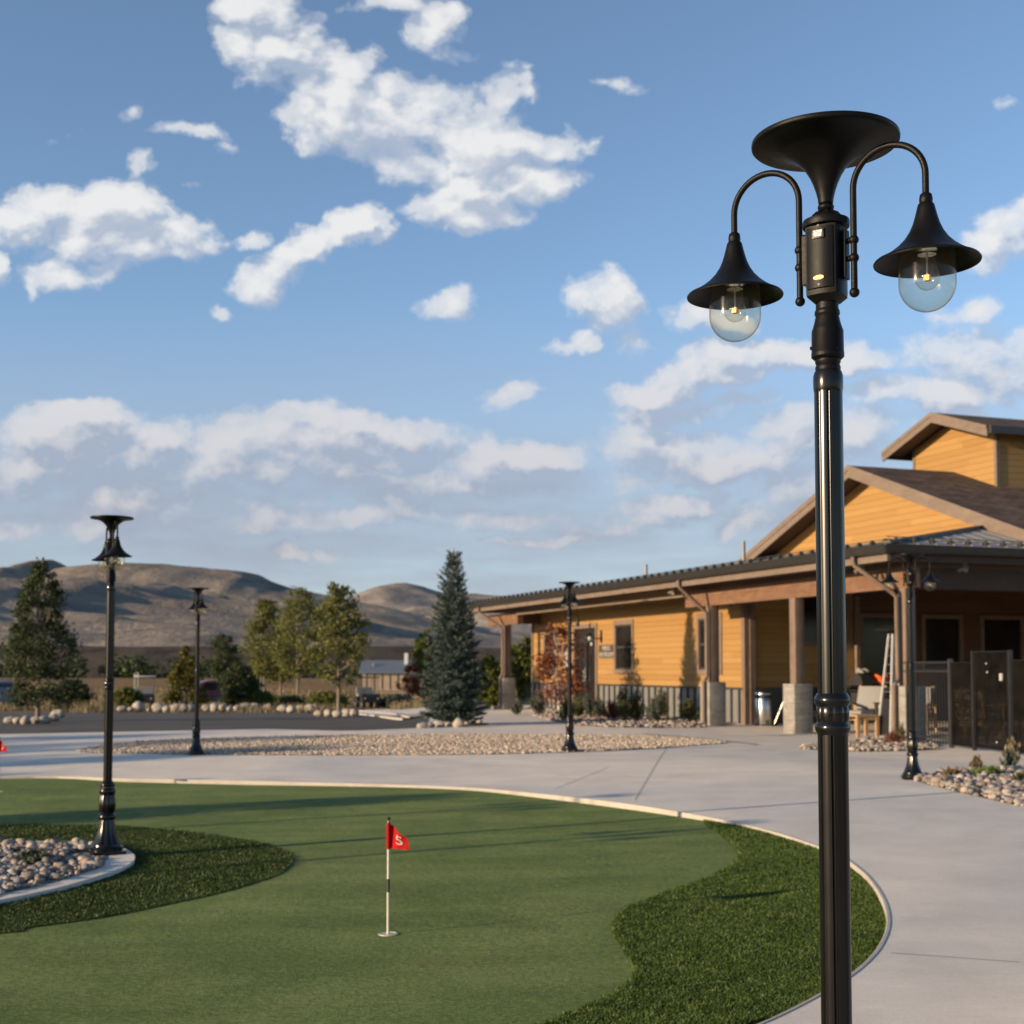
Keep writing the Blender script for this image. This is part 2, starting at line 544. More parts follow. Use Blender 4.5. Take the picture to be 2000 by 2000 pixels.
    M['soffit'] = wood('dark_soffit_boards', (.03, .017, .010), (.05, .028, .017), (.08, .045, .027), 1)
    M['teak'] = wood('teak_furniture', (.20, .115, .055), (.29, .18, .09), (.37, .25, .14), 2, .55)
    M['cushion'] = simple('grey_cushion', (.20, .20, .20), .9, var=.1, scale=20)
    M['gutter'] = simple('dark_bronze_gutter', (.030, .028, .026), .35, .3, var=.12)
    M['roofmetal'] = simple('grey_standing_seam', (.27, .26, .245), .5, .2, var=.05, scale=2)
    M['panel'] = simple('grey_metal_panel', (.16, .16, .158), .5, .2, var=.05)
    M['batten'] = simple('dark_metal_batten', (.035, .034, .034), .5, .2)
    t = NT('brown_asphalt_shingles')
    br = t.n('TexBrick'); t.L(t.coord((3.3, 3.3, 3.3), rot=(math.pi / 2, 0, 0)), br.inputs['Vector'])
    tc = t.n('TexCoord'); sp = t.n('SeparateXYZ'); t.L(tc.outputs['Object'], sp.inputs[0])
    cb = t.n('CombineXYZ'); t.L(sp.outputs[0], cb.inputs[0]); t.L(sp.outputs[1], cb.inputs[1]); t.L(cb.outputs[0], br.inputs['Vector'])
    br.inputs['Color1'].default_value = (.055, .036, .027, 1); br.inputs['Color2'].default_value = (.115, .082, .062, 1); br.inputs['Mortar'].default_value = (.02, .014, .012, 1)
    br.inputs['Scale'].default_value = 1.; br.inputs['Mortar Size'].default_value = .008; br.inputs['Brick Width'].default_value = .3; br.inputs['Row Height'].default_value = .135
    cc = t.mix(1.0, br.outputs['Color'], t.ramp(t.noise(t.coord(), 3, 5, .7), [(.3, .6), (.7, 1.4)]), 'MULTIPLY')
    M['shingle'] = t.bsdf(cc, .9, spec=.2, bump=t.math('SUBTRACT', 1.0, br.outputs['Fac']), bdist=.012)
    # board-formed concrete
    t = NT('board_formed_concrete'); v = t.coord()
    n = t.noise(v, 5, 6, .7); st = t.noise(t.coord((1, 1, 14)), 1.5, 3)
    c = t.mix(1.0, t.ramp(n, [(.3, (.16, .15, .135)), (.7, (.27, .255, .23))]), t.ramp(st, [(.35, .8), (.65, 1.1)]), 'MULTIPLY')
    pits = t.ramp(t.noise(v, 26, 3, .6), [(.64, 0.), (.70, .7)])
    c = t.mix(pits, c, (.10, .09, .08))
    M['formed'] = t.bsdf(c, .88, spec=.25, bump=t.math('ADD', n, st), bdist=.008)
    t = NT('dark_window_glass'); M['glass'] = t.bsdf(t.ramp(t.noise(t.coord(), 2, 2), [(.3, (.010, .009, .009)), (.7, (.018, .016, .015))]), .12, spec=.22)
    M['steel'] = simple('brushed_steel', (.58, .56, .54), .26, 1., var=.05)
    M['white'] = simple('white_enamel', (.45, .45, .45), .5, var=.05)
    M['cream'] = simple('cream_fibreglass', (.42, .40, .32), .5, var=.05)
    M['signbrown'] = simple('dark_brown_sign', (.045, .028, .02), .6)
    M['signwhite'] = simple('white_sign_letters', (.36, .36, .34), .6)
    t = NT('red_nylon_flag'); v = t.coord()
    b = t.n('BsdfDiffuse'); b.inputs[0].default_value = (.42, .016, .018, 1); tl = t.n('BsdfTranslucent'); tl.inputs[0].default_value = (.42, .014, .016, 1)
    mx = t.n('MixShader'); mx.inputs[0].default_value = .35
    t.L(b.outputs[0], mx.inputs[1]); t.L(tl.outputs[0], mx.inputs[2]); t.L(mx.outputs[0], t.out.inputs[0]); M['flag'] = t.m
    M['orange'] = simple('orange_cloth', (.50, .09, .02), .8, var=.15, scale=20)
    M['greenbox'] = simple('utility_green', (.035, .075, .045), .55)
    M['darkred'] = simple('dark_red_car_paint', (.05, .008, .008), .2, coat=.6, var=.02)
    M['silver'] = simple('silver_blue_paint', (.09, .11, .13), .45, .1, var=.03)
    M['tyre'] = simple('tyre_rubber', (.02, .02, .02), .85)
    M['barnwall'] = simple('weathered_barn_wall', (.26, .20, .15), .8, var=.2, scale=3)
    M['barnroof'] = simple('blue_grey_metal_roof', (.13, .15, .17), .4, .3, var=.05)
    t = NT('shade_mesh'); v = t.coord()
    b = t.n('BsdfDiffuse'); t.L(t.ramp(t.noise(v, 4, 4), [(.3, (.004, .004, .004)), (.7, (.009, .0085, .008))]), b.inputs[0])
    tr = t.n('BsdfTransparent'); mx = t.n('MixShader')
    vz = t.n('TexVoronoi'); vz.inputs['Scale'].default_value = 130; t.L(v, vz.inputs['Vector'])
    t.L(t.ramp(vz.outputs['Distance'], [(.20, 0.), (.26, 1.)]), mx.inputs[0])
    t.L(tr.outputs[0], mx.inputs[1]); t.L(b.outputs[0], mx.inputs[2]); t.L(mx.outputs[0], t.out.inputs[0]); M['mesh'] = t.m

    # dry field near, and hillside
    t = NT('dry_field'); v = t.coord()
    n1 = t.noise(v, .12, 6, .65, .5); n2 = t.noise(v, 1.4, 6, .75); n3 = t.noise(t.coord((.3, 1.2, 1)), .08, 4, .6)
    c = t.ramp(n2, [(.28, (.075, .065, .028)), (.5, (.15, .115, .055)), (.72, (.22, .175, .09))])
    c = t.mix(t.ramp(n1, [(.42, 0.), (.6, .8)]), c, (.27, .135, .062))
    c = t.mix(t.ramp(n3, [(.55, 0.), (.7, .6)]), c, (.09, .10, .035))
    M['field'] = t.bsdf(c, .95, spec=.1, bump=t.noise(v, 3, 5, .8), bdist=.12)

    def hill(name, g1, g2, scrub, bare, s):
        t = NT(name); v = t.coord()
        n = t.noise(v, .004 * s, 8, .62, .5); n2 = t.noise(v, .03 * s, 6, .75); n3 = t.noise(t.coord((1, .5, 1)), .011 * s, 7, .7, 1.)
        c = t.ramp(n, [(.35, g1), (.65, g2)])
        c = t.mix(t.ramp(n3, [(.47, 0.), (.60, .75)]), c, scrub)
        c = t.mix(t.ramp(n2, [(.52, 0.), (.68, .55)]), c, scrub)
        c = t.mix(t.ramp(t.noise(v, .007 * s, 5, .6), [(.62, 0.), (.75, .6)]), c, bare)
        return t.bsdf(c, .95, spec=.05, bump=n2, bdist=6 / s)
    M['hill'] = hill('sagebrush_hillside', (.200, .174, .148), (.275, .235, .185), (.130, .118, .105), (.33, .265, .215), 1.)  # distance haze mixed into the greyer, lighter base colours
    M['hillfar'] = hill('far_pale_hillside', (.22, .195, .178), (.31, .272, .232), (.155, .146, .138), (.40, .345, .29), .8)  # haze put into these pale greyed colours too
    M['bank'] = hill('dark_scrub_bank', (.058, .048, .040), (.085, .070, .055), (.030, .030, .024), (.10, .08, .06), 6.)


make_materials()


# ------------------------------------------------------------------ sheets on the ground
def P(*pts):
    """pixel points of the photo that lie on the paving -> world x,y"""
    return [G(x, y) for x, y in pts]


def smooth_loop(pts, n=6, closed=True):
    out = []; N = len(pts)
    rngi = range(N if closed else N - 1)
    for i in rngi:
        p0 = pts[(i - 1) % N] if closed or i > 0 else pts[i]
        p1 = pts[i]; p2 = pts[(i + 1) % N]
        p3 = pts[(i + 2) % N] if closed or i + 2 < N else p2
        for k in range(n):
            t = k / n
            out.append(tuple(.5 * ((2 * p1[a]) + (-p0[a] + p2[a]) * t + (2 * p0[a] - 5 * p1[a] + 4 * p2[a] - p3[a]) * t * t + (-p0[a] + 3 * p1[a] - 3 * p2[a] + p3[a]) * t ** 3) for a in (0, 1)))
    if not closed: out.append(tuple(pts[-1]))
    return out


def sheet(name, loop, off, mat, holes=(), cell=1.0, hf=None, parent=None, thick=0):
    hf = hf or gz
    bm = bmesh.new()
    eds = []
    for lp in [loop] + list(holes):
        vs = [bm.verts.new((x, y, 0)) for x, y in lp]
        for i in range(len(vs)):
            eds.append(bm.edges.new((vs[i], vs[(i + 1) % len(vs)])))
    bmesh.ops.triangle_fill(bm, use_beauty=True, use_dissolve=False, edges=eds)
    xs = [p[0] for p in loop]; ys = [p[1] for p in loop]
    for ax, lo, hi in ((0, min(xs), max(xs)), (1, min(ys), max(ys))):
        k = math.ceil(lo / cell)
        while k * cell < hi:
            co = [0, 0, 0]; no = [0, 0, 0]; co[ax] = k * cell; no[ax] = 1
            bmesh.ops.bisect_plane(bm, geom=bm.verts[:] + bm.edges[:] + bm.faces[:], dist=1e-5, plane_co=co, plane_no=no)
            k += 1
    for v in bm.verts:
        v.co.z = hf(v.co.x, v.co.y) + off
    bmesh.ops.recalc_face_normals(bm, faces=bm.faces)
    if sum(f.normal.z for f in bm.faces) < 0:
        bmesh.ops.reverse_faces(bm, faces=bm.faces)
    if thick:
        be = [e for e in bm.edges if e.is_boundary]
        r = bmesh.ops.extrude_edge_only(bm, edges=be)
        for g in r['geom']:
            if isinstance(g, bmesh.types.BMVert): g.co.z -= thick
    me = bpy.data.meshes.new(name); bm.to_mesh(me); bm.free()
    return finish(name, me, mat, parent)


def inside(px, py, loop):
    """vectorised point in polygon"""
    px = np.asarray(px); py = np.asarray(py)
    r = np.zeros(px.shape, bool)
    n = len(loop)
    for i in range(n):
        x0, y0 = loop[i]; x1, y1 = loop[(i + 1) % n]
        if y0 == y1: continue
        c = ((y0 > py) != (y1 > py)) & (px < (x1 - x0) * (py - y0) / (y1 - y0) + x0)
        r ^= c
    return r


def ribbon(mb, loop, w0, w1, z0, z1, closed=True, hf=gz):
    """strip along loop; offsets w (along the left normal) and heights z relative to hf"""
    N = len(loop); vs = []
    for i in range(N):
        a = loop[(i - 1) % N] if closed or i else loop[i]; b = loop[(i + 1) % N] if closed or i < N - 1 else loop[i]
        dx, dy = b[0] - a[0], b[1] - a[1]; l = math.hypot(dx, dy) or 1
        nx, ny = -dy / l, dx / l
        x, y = loop[i]; h = hf(x, y)
        vs += [(x + nx * w0, y + ny * w0, h + z0), (x + nx * w1, y + ny * w1, h + z1)]
    fs = []
    for i in range(N if closed else N - 1):
        j = (i + 1) % N
        fs.append((2 * i, 2 * j, 2 * j + 1, 2 * i + 1))
    mb.add(vs, fs)


def area(lp):
    return .5 * sum(lp[i][0] * lp[(i + 1) % len(lp)][1] - lp[(i + 1) % len(lp)][0] * lp[i][1] for i in range(len(lp)))


def ccw(lp):
    return lp if area(lp) > 0 else lp[::-1]


turf_edge = ccw(smooth_loop(P((0, 1518), (250, 1521), (497, 1526), (859, 1536), (1035, 1549), (1242, 1573), (1449, 1610), (1604, 1656), (1677, 1698), (1718, 1749), (1731, 1801), (1711, 1853), (1656, 1905), (1553, 1965), (1430, 2020), (1250, 2090)) + [(.2, 2.9), (-1.8, 2.2), (-6, 2.4), (-11, 6), (-13, 12), (-10.5, 15.8)]))
fringe_r = ccw(smooth_loop(P((1375, 1596), (1425, 1640), (1440, 1672), (1385, 1706), (1292, 1738), (1215, 1768), (1195, 1800), (1218, 1845), (1236, 1875), (1225, 1905), (1165, 1940), (1070, 1978), (960, 2040)) + [(-.6, 3.2), (-.2, 2.2), (1.2, 2.6)] + P((1450, 2030), (1580, 1965), (1668, 1912), (1722, 1858), (1745, 1801), (1730, 1745), (1690, 1692), (1612, 1648), (1500, 1618))))
island = ccw(smooth_loop(P((0, 1643), (100, 1643), (177, 1645), (237, 1655), (263, 1671), (251, 1688), (205, 1706), (130, 1729), (60, 1745), (0, 1757), (-90, 1772)) + [(-5.0, 8.35), (-6.0, 9.0), (-6.2, 10.4), (-5.2, 11.1)]))
fringe_l = ccw(smooth_loop(P((0, 1607), (100, 1606), (207, 1606), (362, 1617), (497, 1635), (560, 1655), (574, 1670), (550, 1698), (466, 1726), (362, 1750), (207, 1780), (60, 1800), (-60, 1815)) + [(-5.6, 7.2), (-7.8, 8.6), (-7.6, 11.6)]))


def und(x, y):
    return .010 * math.sin(x * .9 + 1.2) * math.cos(y * .7) + .008 * math.sin(x * .5 - y * 1.1)


TURF = -.034


def tz(x, y):
    return gz(x, y) + und(x, y)


plaza_outer = P((-150, 1437), (0, 1434), (200, 1430), (350, 1427), (520, 1424), (650, 1427), (700, 1427), (838, 1421), (838, 1404), (838, 1397), (760, 1399), (700, 1393), (712, 1386), (838, 1379), (930, 1377), (1000, 1376), (1060, 1376)) + \
    [tuple(BW(1.2, 21.3)[:2]), tuple(BW(3, 8)[:2]), tuple(BW(12, 8)[:2]), (26, 24), (26, -6), (-26, -6), (-26, 24)]
plaza = sheet('plaza', ccw(plaza_outer), 0, M['concrete'], holes=[turf_edge], cell=1.0)
tag(plaza, kind='structure')
# island cap inside the green
isl = sheet('island_pad', island, 0.0, M['concrete'], cell=1.0, thick=.07)
tag(isl, kind='structure')
mb = MB()
ribbon(mb, turf_edge, 0, 0, .0, -.09)
kerb_face = mb.build('kerb_face', M['kerb'], plaza)
mb = MB()
ribbon(mb, turf_edge, -.022, -.006, .0035, .0035)
ribbon(mb, turf_edge, -.006, .0, .0035, -.004)
kerb_top = mb.build('kerb_top', M['kerb'], plaza)
mb = MB()
for a, b in (((1303, 1460), (1240, 1563)), ((1190, 1498), (1085, 1541)), ((1740, 1862), (1990, 1880))):
    pa, pb = G(*a), G(*b)
    line = [(pa[0] + (pb[0] - pa[0]) * k / 20, pa[1] + (pb[1] - pa[1]) * k / 20) for k in range(21)]
    ribbon(mb, line, -.0035, .0035, .0035, .0035, closed=False)
mb.build('control_joints', M['joint'], plaza)

turf = sheet('putting_green', turf_edge, TURF, M['green'], cell=.5, hf=tz)
tag(turf, kind='structure')


def fringe(name, loop, dens, seed, mat='blade'):
    base = sheet(name, loop, TURF + .004, M['thatch'], cell=.5, hf=tz)
    tag(base, kind='structure')
    r = np.random.default_rng(seed)
    xs = [p[0] for p in loop]; ys = [p[1] for p in loop]
    A = (max(xs) - min(xs)) * (max(ys) - min(ys))
    n = int(A * dens)
    x = r.uniform(min(xs), max(xs), n); y = r.uniform(min(ys), max(ys), n)
    k = inside(x, y, loop) & inside(x, y, turf_edge) & ~inside(x, y, island)
    # thin out what the lens does not see
    pxx = 1000 + FP * x / np.maximum(y, .3)
    k &= (pxx > -120) & (pxx < 2120) & (y > 2.4)
    k &= r.random(n) < np.clip(1.25 - .09 * y, .25, 1)
    x = x[k]; y = y[k]; n = len(x)
    z = np.array([tz(a, b) for a, b in zip(x, y)]) + TURF
    h = r.uniform(.011, .025, n) * (1 + .25 * np.sin(x * 5) * np.cos(y * 4)); a = r.uniform(0, 2 * np.pi, n); w = r.uniform(.0012, .0026, n) * (1 + y * .10)
    lean = r.uniform(.1, 1.1, n); la = r.uniform(0, 2 * np.pi, n)
    dx, dy = np.cos(a) * w, np.sin(a) * w
    lx, ly = np.cos(la) * lean * h, np.sin(la) * lean * h
    V = np.zeros((n, 5, 3))
    V[:, 0] = np.stack([x - dx, y - dy, z], 1); V[:, 1] = np.stack([x + dx, y + dy, z], 1)
    V[:, 2] = np.stack([x - dx * .8 + lx * .35, y - dy * .8 + ly * .35, z + h * .6], 1); V[:, 3] = np.stack([x + dx * .8 + lx * .35, y + dy * .8 + ly * .35, z + h * .6], 1)
    V[:, 4] = np.stack([x + lx, y + ly, z + h], 1)
    b = np.arange(n)[:, None] * 5
    F = np.concatenate([b + [0, 1, 3], b + [0, 3, 2], b + [2, 3, 4]], 0)
    o = npmesh('turf_grass', V.reshape(-1, 3), F, M[mat])
    tag(o, kind='stuff', label=name_label[name], cat='grass')


name_label = {'fringe_turf': 'long dark artificial grass fringe along the concrete kerb on the right', 'island_turf': 'long dark artificial grass wrapped around the rock island'}
fringe('fringe_turf', fringe_r, 38000, 3)
fringe('island_turf', fringe_l, 15000, 4, 'blade_dark')

# asphalt road, left of the spruce
asph = ccw(P((838, 1421), (700, 1427), (650, 1427), (520, 1424), (350, 1427), (200, 1430), (0, 1434), (-150, 1437)) + [(-26, 26), (-60, 34), (-60, 66)] + P((-200, 1391), (0, 1391), (250, 1391), (480, 1391), (650, 1392), (700, 1393), (760, 1399), (838, 1397)))
tag(sheet('asphalt_road', asph, -.02, M['asphalt'], cell=2.), kind='structure')
mb = MB()
for seg_ in (P((675, 1386), (740, 1392), (800, 1402)), P((676, 1391), (720, 1397), (770, 1404), (800, 1404))):
    ribbon(mb, smooth_loop(seg_, 5, False), 0, .25, .03, .03, closed=False)
    ribbon(mb, smooth_loop(seg_, 5, False), 0, 0, .03, -.05, closed=False)
tag(mb.build('road_kerb', M['kerb']), kind='structure')

# one terrain sheet to the horizon
def terrain():
    xs = np.concatenate([np.linspace(-3000, -200, 24)[:-1], np.linspace(-200, -40, 20)[:-1], np.linspace(-40, 40, 54)[:-1], np.linspace(40, 200, 20)[:-1], np.linspace(200, 3000, 24)])
    ys = np.concatenate([np.linspace(-1500, -30, 14)[:-1], np.linspace(-30, 110, 94)[:-1], np.linspace(110, 420, 40)[:-1], np.linspace(420, 6000, 20)])
    X, Y = np.meshgrid(xs, ys)
    Z = np.vectorize(gz)(X, Y) - .11
    far = np.clip((Y - 60) / 60, 0, 1)
    Z += far * (fbm(X * .02, Y * .02, 4, 5) - .5) * .9
    Z = np.maximum(Z, -2.6)
    V = np.stack([X, Y, Z], -1).reshape(-1, 3)
    ny, nx = X.shape
    i = np.arange(ny * nx).reshape(ny, nx)
    F = np.stack([i[:-1, :-1], i[:-1, 1:], i[1:, 1:], i[1:, :-1]], -1).reshape(-1, 4)
    o = npmesh('ground', V, F, M['field'], smooth=180)
    tag(o, kind='structure')


terrain()


def pxq(px, py):
    d = ray(px, py); return d[0] / d[1], d[2] / d[1]


# hills: each a height field following a skyline read from the photo, with its own distance and depth
def hill(name, sky, y0, y1, ny, x0, x1, nx, mat, base=-3., rough=1., seed=1, back=1.25, gully=1.):
    qs = [pxq(a, b) for a, b in sky]
    qx = np.array([q[0] for q in qs]); qz = np.array([q[1] for q in qs])
    ys = np.concatenate([np.linspace(y0, y1, ny), np.linspace(y1, y1 * back, 12)[1:]])
    xs = np.linspace(x0, x1, nx)
    X, Y = np.meshgrid(xs, ys)
    ridge = np.interp(X / y1, qx, qz) * y1 + EYE - base
    t = np.clip((Y - y0) / (y1 - y0), 0, 1)
    prof = t ** .8 * (1 - .18 * np.sin(np.pi * t) ** 2)
    prof = np.where(Y > y1, 1 - ((Y - y1) / (y1 * (back - 1))) ** 1.2 * .9, prof)
    L = (y1 - y0)
    # spurs running down the slope, slanted
    w = fbm(X / L * 1.6 + 9, Y / L * 1.6, 4, seed) * 1.4
    sp = (X + .55 * Y) / L * 4.2 + w * 2.4
    spur = 1 - np.abs(2 * (fbm(sp, Y / L * .9, 5, seed + 3, .55)) - 1)
    det = fbm(X / L * 14, Y / L * 14, 5, seed + 9)
    amp = np.sin(np.pi * np.clip(t, 0, 1)) ** .7 * np.where(Y > y1, 0, 1)
    Z = base + ridge * prof + (spur - .62) * ridge * .38 * amp * gully + (det - .5) * ridge * .11 * rough * (.25 + amp)
    Z = np.where(Y > y1, np.minimum(Z, base + ridge * prof), Z)
    V = np.stack([X, Y, Z], -1).reshape(-1, 3)
    n1, n2 = X.shape
    i = np.arange(n1 * n2).reshape(n1, n2)
    F = np.stack([i[:-1, :-1], i[:-1, 1:], i[1:, 1:], i[1:, :-1]], -1).reshape(-1, 4)
    o = npmesh(name, V, F, mat, smooth=180)
    tag(o, kind='structure')


hill('hill', [(-900, 1180), (-300, 1140), (0, 1122), (60, 1103), (98, 1090), (118, 1098), (140, 1110), (160, 1105), (240, 1101), (330, 1101), (400, 1109), (450, 1119), (512, 1127), (535, 1139), (574, 1152), (631, 1163), (709, 1177), (780, 1192), (838, 1208), (900, 1226), (980, 1243), (1100, 1262), (1400, 1290), (2500, 1297)],
     560, 1900, 170, -1700, 1500, 520, M['hill'], seed=4)
hill('far_hill', [(-900, 1230), (300, 1215), (560, 1185), (690, 1172), (722, 1161), (742, 1153), (797, 1145), (838, 1150), (865, 1158), (890, 1161), (926, 1159), (952, 1163), (1001, 1164), (1100, 1176), (1300, 1200), (1700, 1230), (2600, 1270)],
     1500, 3600, 120, -1600, 4200, 260, M['hillfar'], seed=12, rough=1.6)
hill('terrace_bank', [(-2500, 1262), (0, 1259), (250, 1263), (420, 1262), (520, 1268), (700, 1263), (760, 1262), (900, 1264), (1000, 1266), (1400, 1275), (3000, 1290)],
     430, 500, 20, -700, 700, 240, M['bank'], seed=21, back=1.6, rough=.9, gully=.5)


# ------------------------------------------------------------------ stones
def ico():
    bm = bmesh.new(); bmesh.ops.create_icosphere(bm, subdivisions=1, radius=1)
    v = np.array([x.co[:] for x in bm.verts]); f = np.array([[q.index for q in x.verts] for x in bm.faces]); bm.free()
    return v, f


def ico2():
    bm = bmesh.new(); bmesh.ops.create_icosphere(bm, subdivisions=2, radius=1)
    v = np.array([x.co[:] for x in bm.verts]); f = np.array([[q.index for q in x.verts] for x in bm.faces]); bm.free()
    return v, f


ICO = {1: ico(), 2: ico2()}


def stones(name, loop, n, r0, r1, mat, seed, sub=1, off=0., flat=.7, avoid=None, hf=gz, pile=1.0):
    r = np.random.default_rng(seed)
    xs = [p[0] for p in loop]; ys = [p[1] for p in loop]
    x = np.empty(0); y = np.empty(0)
    while len(x) < n:
        a = r.uniform(min(xs), max(xs), n); b = r.uniform(min(ys), max(ys), n)
        k = inside(a, b, loop)
        if avoid is not None: k &= ~inside(a, b, avoid)
        x = np.concatenate([x, a[k]]); y = np.concatenate([y, b[k]])
    x = x[:n]; y = y[:n]
    v, f = ICO[sub]
    s = r0 + (r1 - r0) * r.random(n) ** 1.8
    sc3 = np.stack([s * r.uniform(.8, 1.35, n), s * r.uniform(.7, 1.0, n), s * r.uniform(.5, .8, n) * flat / .7], 1)
    a = r.uniform(0, 2 * np.pi, n); tilt = r.uniform(-.5, .5, n)
    V = v[None] * sc3[:, None] * (1 + r.normal(0, .09, (n, len(v), 1)))
    # tilt about x then spin
    c, sn = np.cos(tilt)[:, None], np.sin(tilt)[:, None]
    Y1 = V[:, :, 1] * c - V[:, :, 2] * sn; Z1 = V[:, :, 1] * sn + V[:, :, 2] * c
    c, sn = np.cos(a)[:, None], np.sin(a)[:, None]
    X2 = V[:, :, 0] * c - Y1 * sn; Y2 = V[:, :, 0] * sn + Y1 * c
    z = np.array([hf(p, q) for p, q in zip(x, y)]) + off + sc3[:, 2] * r.uniform(.1, .9, n) * pile
    W = np.stack([X2 + x[:, None], Y2 + y[:, None], Z1 + z[:, None]], -1)
    F = f[None] + (np.arange(n) * len(v))[:, None, None]
    return npmesh(name, W.reshape(-1, 3), F.reshape(-1, 3), mat, smooth=180)


gravel_bed = ccw(smooth_loop(P((150, 1468), (238, 1452), (330, 1446), (414, 1443), (620, 1438), (930, 1435), (1135, 1436), (1294, 1440), (1418, 1450), (1346, 1457), (1190, 1467), (932, 1474), (518, 1475), (259, 1472)), 5))
tag(sheet('gravel_base', gravel_bed, .004, M['mulch'], cell=1.), kind='structure')
tag(stones('gravel', gravel_bed, 42000, .010, .026, M['gravel'], 5, off=.008), label='tan gravel spread in the long bed behind the putting green', cat='gravel', kind='stuff')
mb = MB(); ribbon(mb, smooth_loop(P((1250, 1434), (1330, 1440), (1430, 1450), (1470, 1455)), 5, False), 0, .12, .014, .014, closed=False)
tag(mb.build('bed_kerb', M['kerb']), kind='structure')

isl_c = (np.mean([p[0] for p in island]), np.mean([p[1] for p in island]))
isl_in = []
for i, p in enumerate(island):
    a = island[i - 1]; b = island[(i + 1) % len(island)]
    dx, dy = b[0] - a[0], b[1] - a[1]; l = math.hypot(dx, dy)
    isl_in.append((p[0] - dy / l * .16, p[1] + dx / l * .16))
padc = G(212, 1668)
isl_in = [p for p in isl_in if not (p[0] > padc[0] - .05 and math.hypot(p[0] - padc[0], p[1] - padc[1]) < .6)] or isl_in
tag(sheet('island_bed', isl_in, .005, M['mulch'], cell=1.), kind='structure')
pad = [(padc[0] + .26 * math.cos(a), padc[1] + .26 * math.sin(a)) for a in np.linspace(0, 6.2, 18)]
tag(stones('river_rocks', isl_in, 2600, .016, .046, M['cobble'], 6, 2, off=.01, avoid=pad), label='rounded river rocks filling the kerbed island on the green', cat='rocks', kind='stuff')

right_bed = ccw(smooth_loop(P((1792, 1526), (1812, 1518), (1843, 1511), (1907, 1507), (2000, 1505), (2150, 1506), (2300, 1560), (2150, 1592), (2000, 1575), (1952, 1566), (1898, 1554), (1834, 1538)), 5))
tag(sheet('right_bed_base', right_bed, .004, M['mulch'], cell=1.), kind='structure')
tag(stones('river_rocks', right_bed, 4200, .018, .058, M['cobble'], 8, 2, off=.01, pile=1.3), label='mixed river rocks in the planted bed right of the corner lamp post', cat='rocks', kind='stuff')
corner_bed = ccw(smooth_loop(P((1560, 1462), (1600, 1455), (1680, 1448), (1740, 1440), (1800, 1445), (1838, 1462), (1790, 1466), (1700, 1468), (1630, 1467)), 5))
tag(sheet('corner_bed_base', corner_bed, .005, M['mulch'], cell=1.), kind='structure')
tag(stones('river_rocks', corner_bed, 1100, .018, .055, M['cobble'], 9, 2, off=.01), label='strip of river rocks at the foot of the corner column', cat='rocks', kind='stuff')
wall_bed = ccw([tuple(BW(1.25, t)[:2]) for t in (7.9, 12, 16, 20.8)] + P((1040, 1398), (1075, 1408), (1130, 1417), (1200, 1421), (1290, 1422), (1370, 1421)))
tag(sheet('wall_bed_base', wall_bed, .006, M['mulch'], cell=1.), kind='structure')
tag(stones('river_rocks', wall_bed, 3600, .022, .065, M['cobble'], 10, 2, off=.01), label='river rocks in the shrub bed along the orange wall', cat='rocks', kind='stuff')


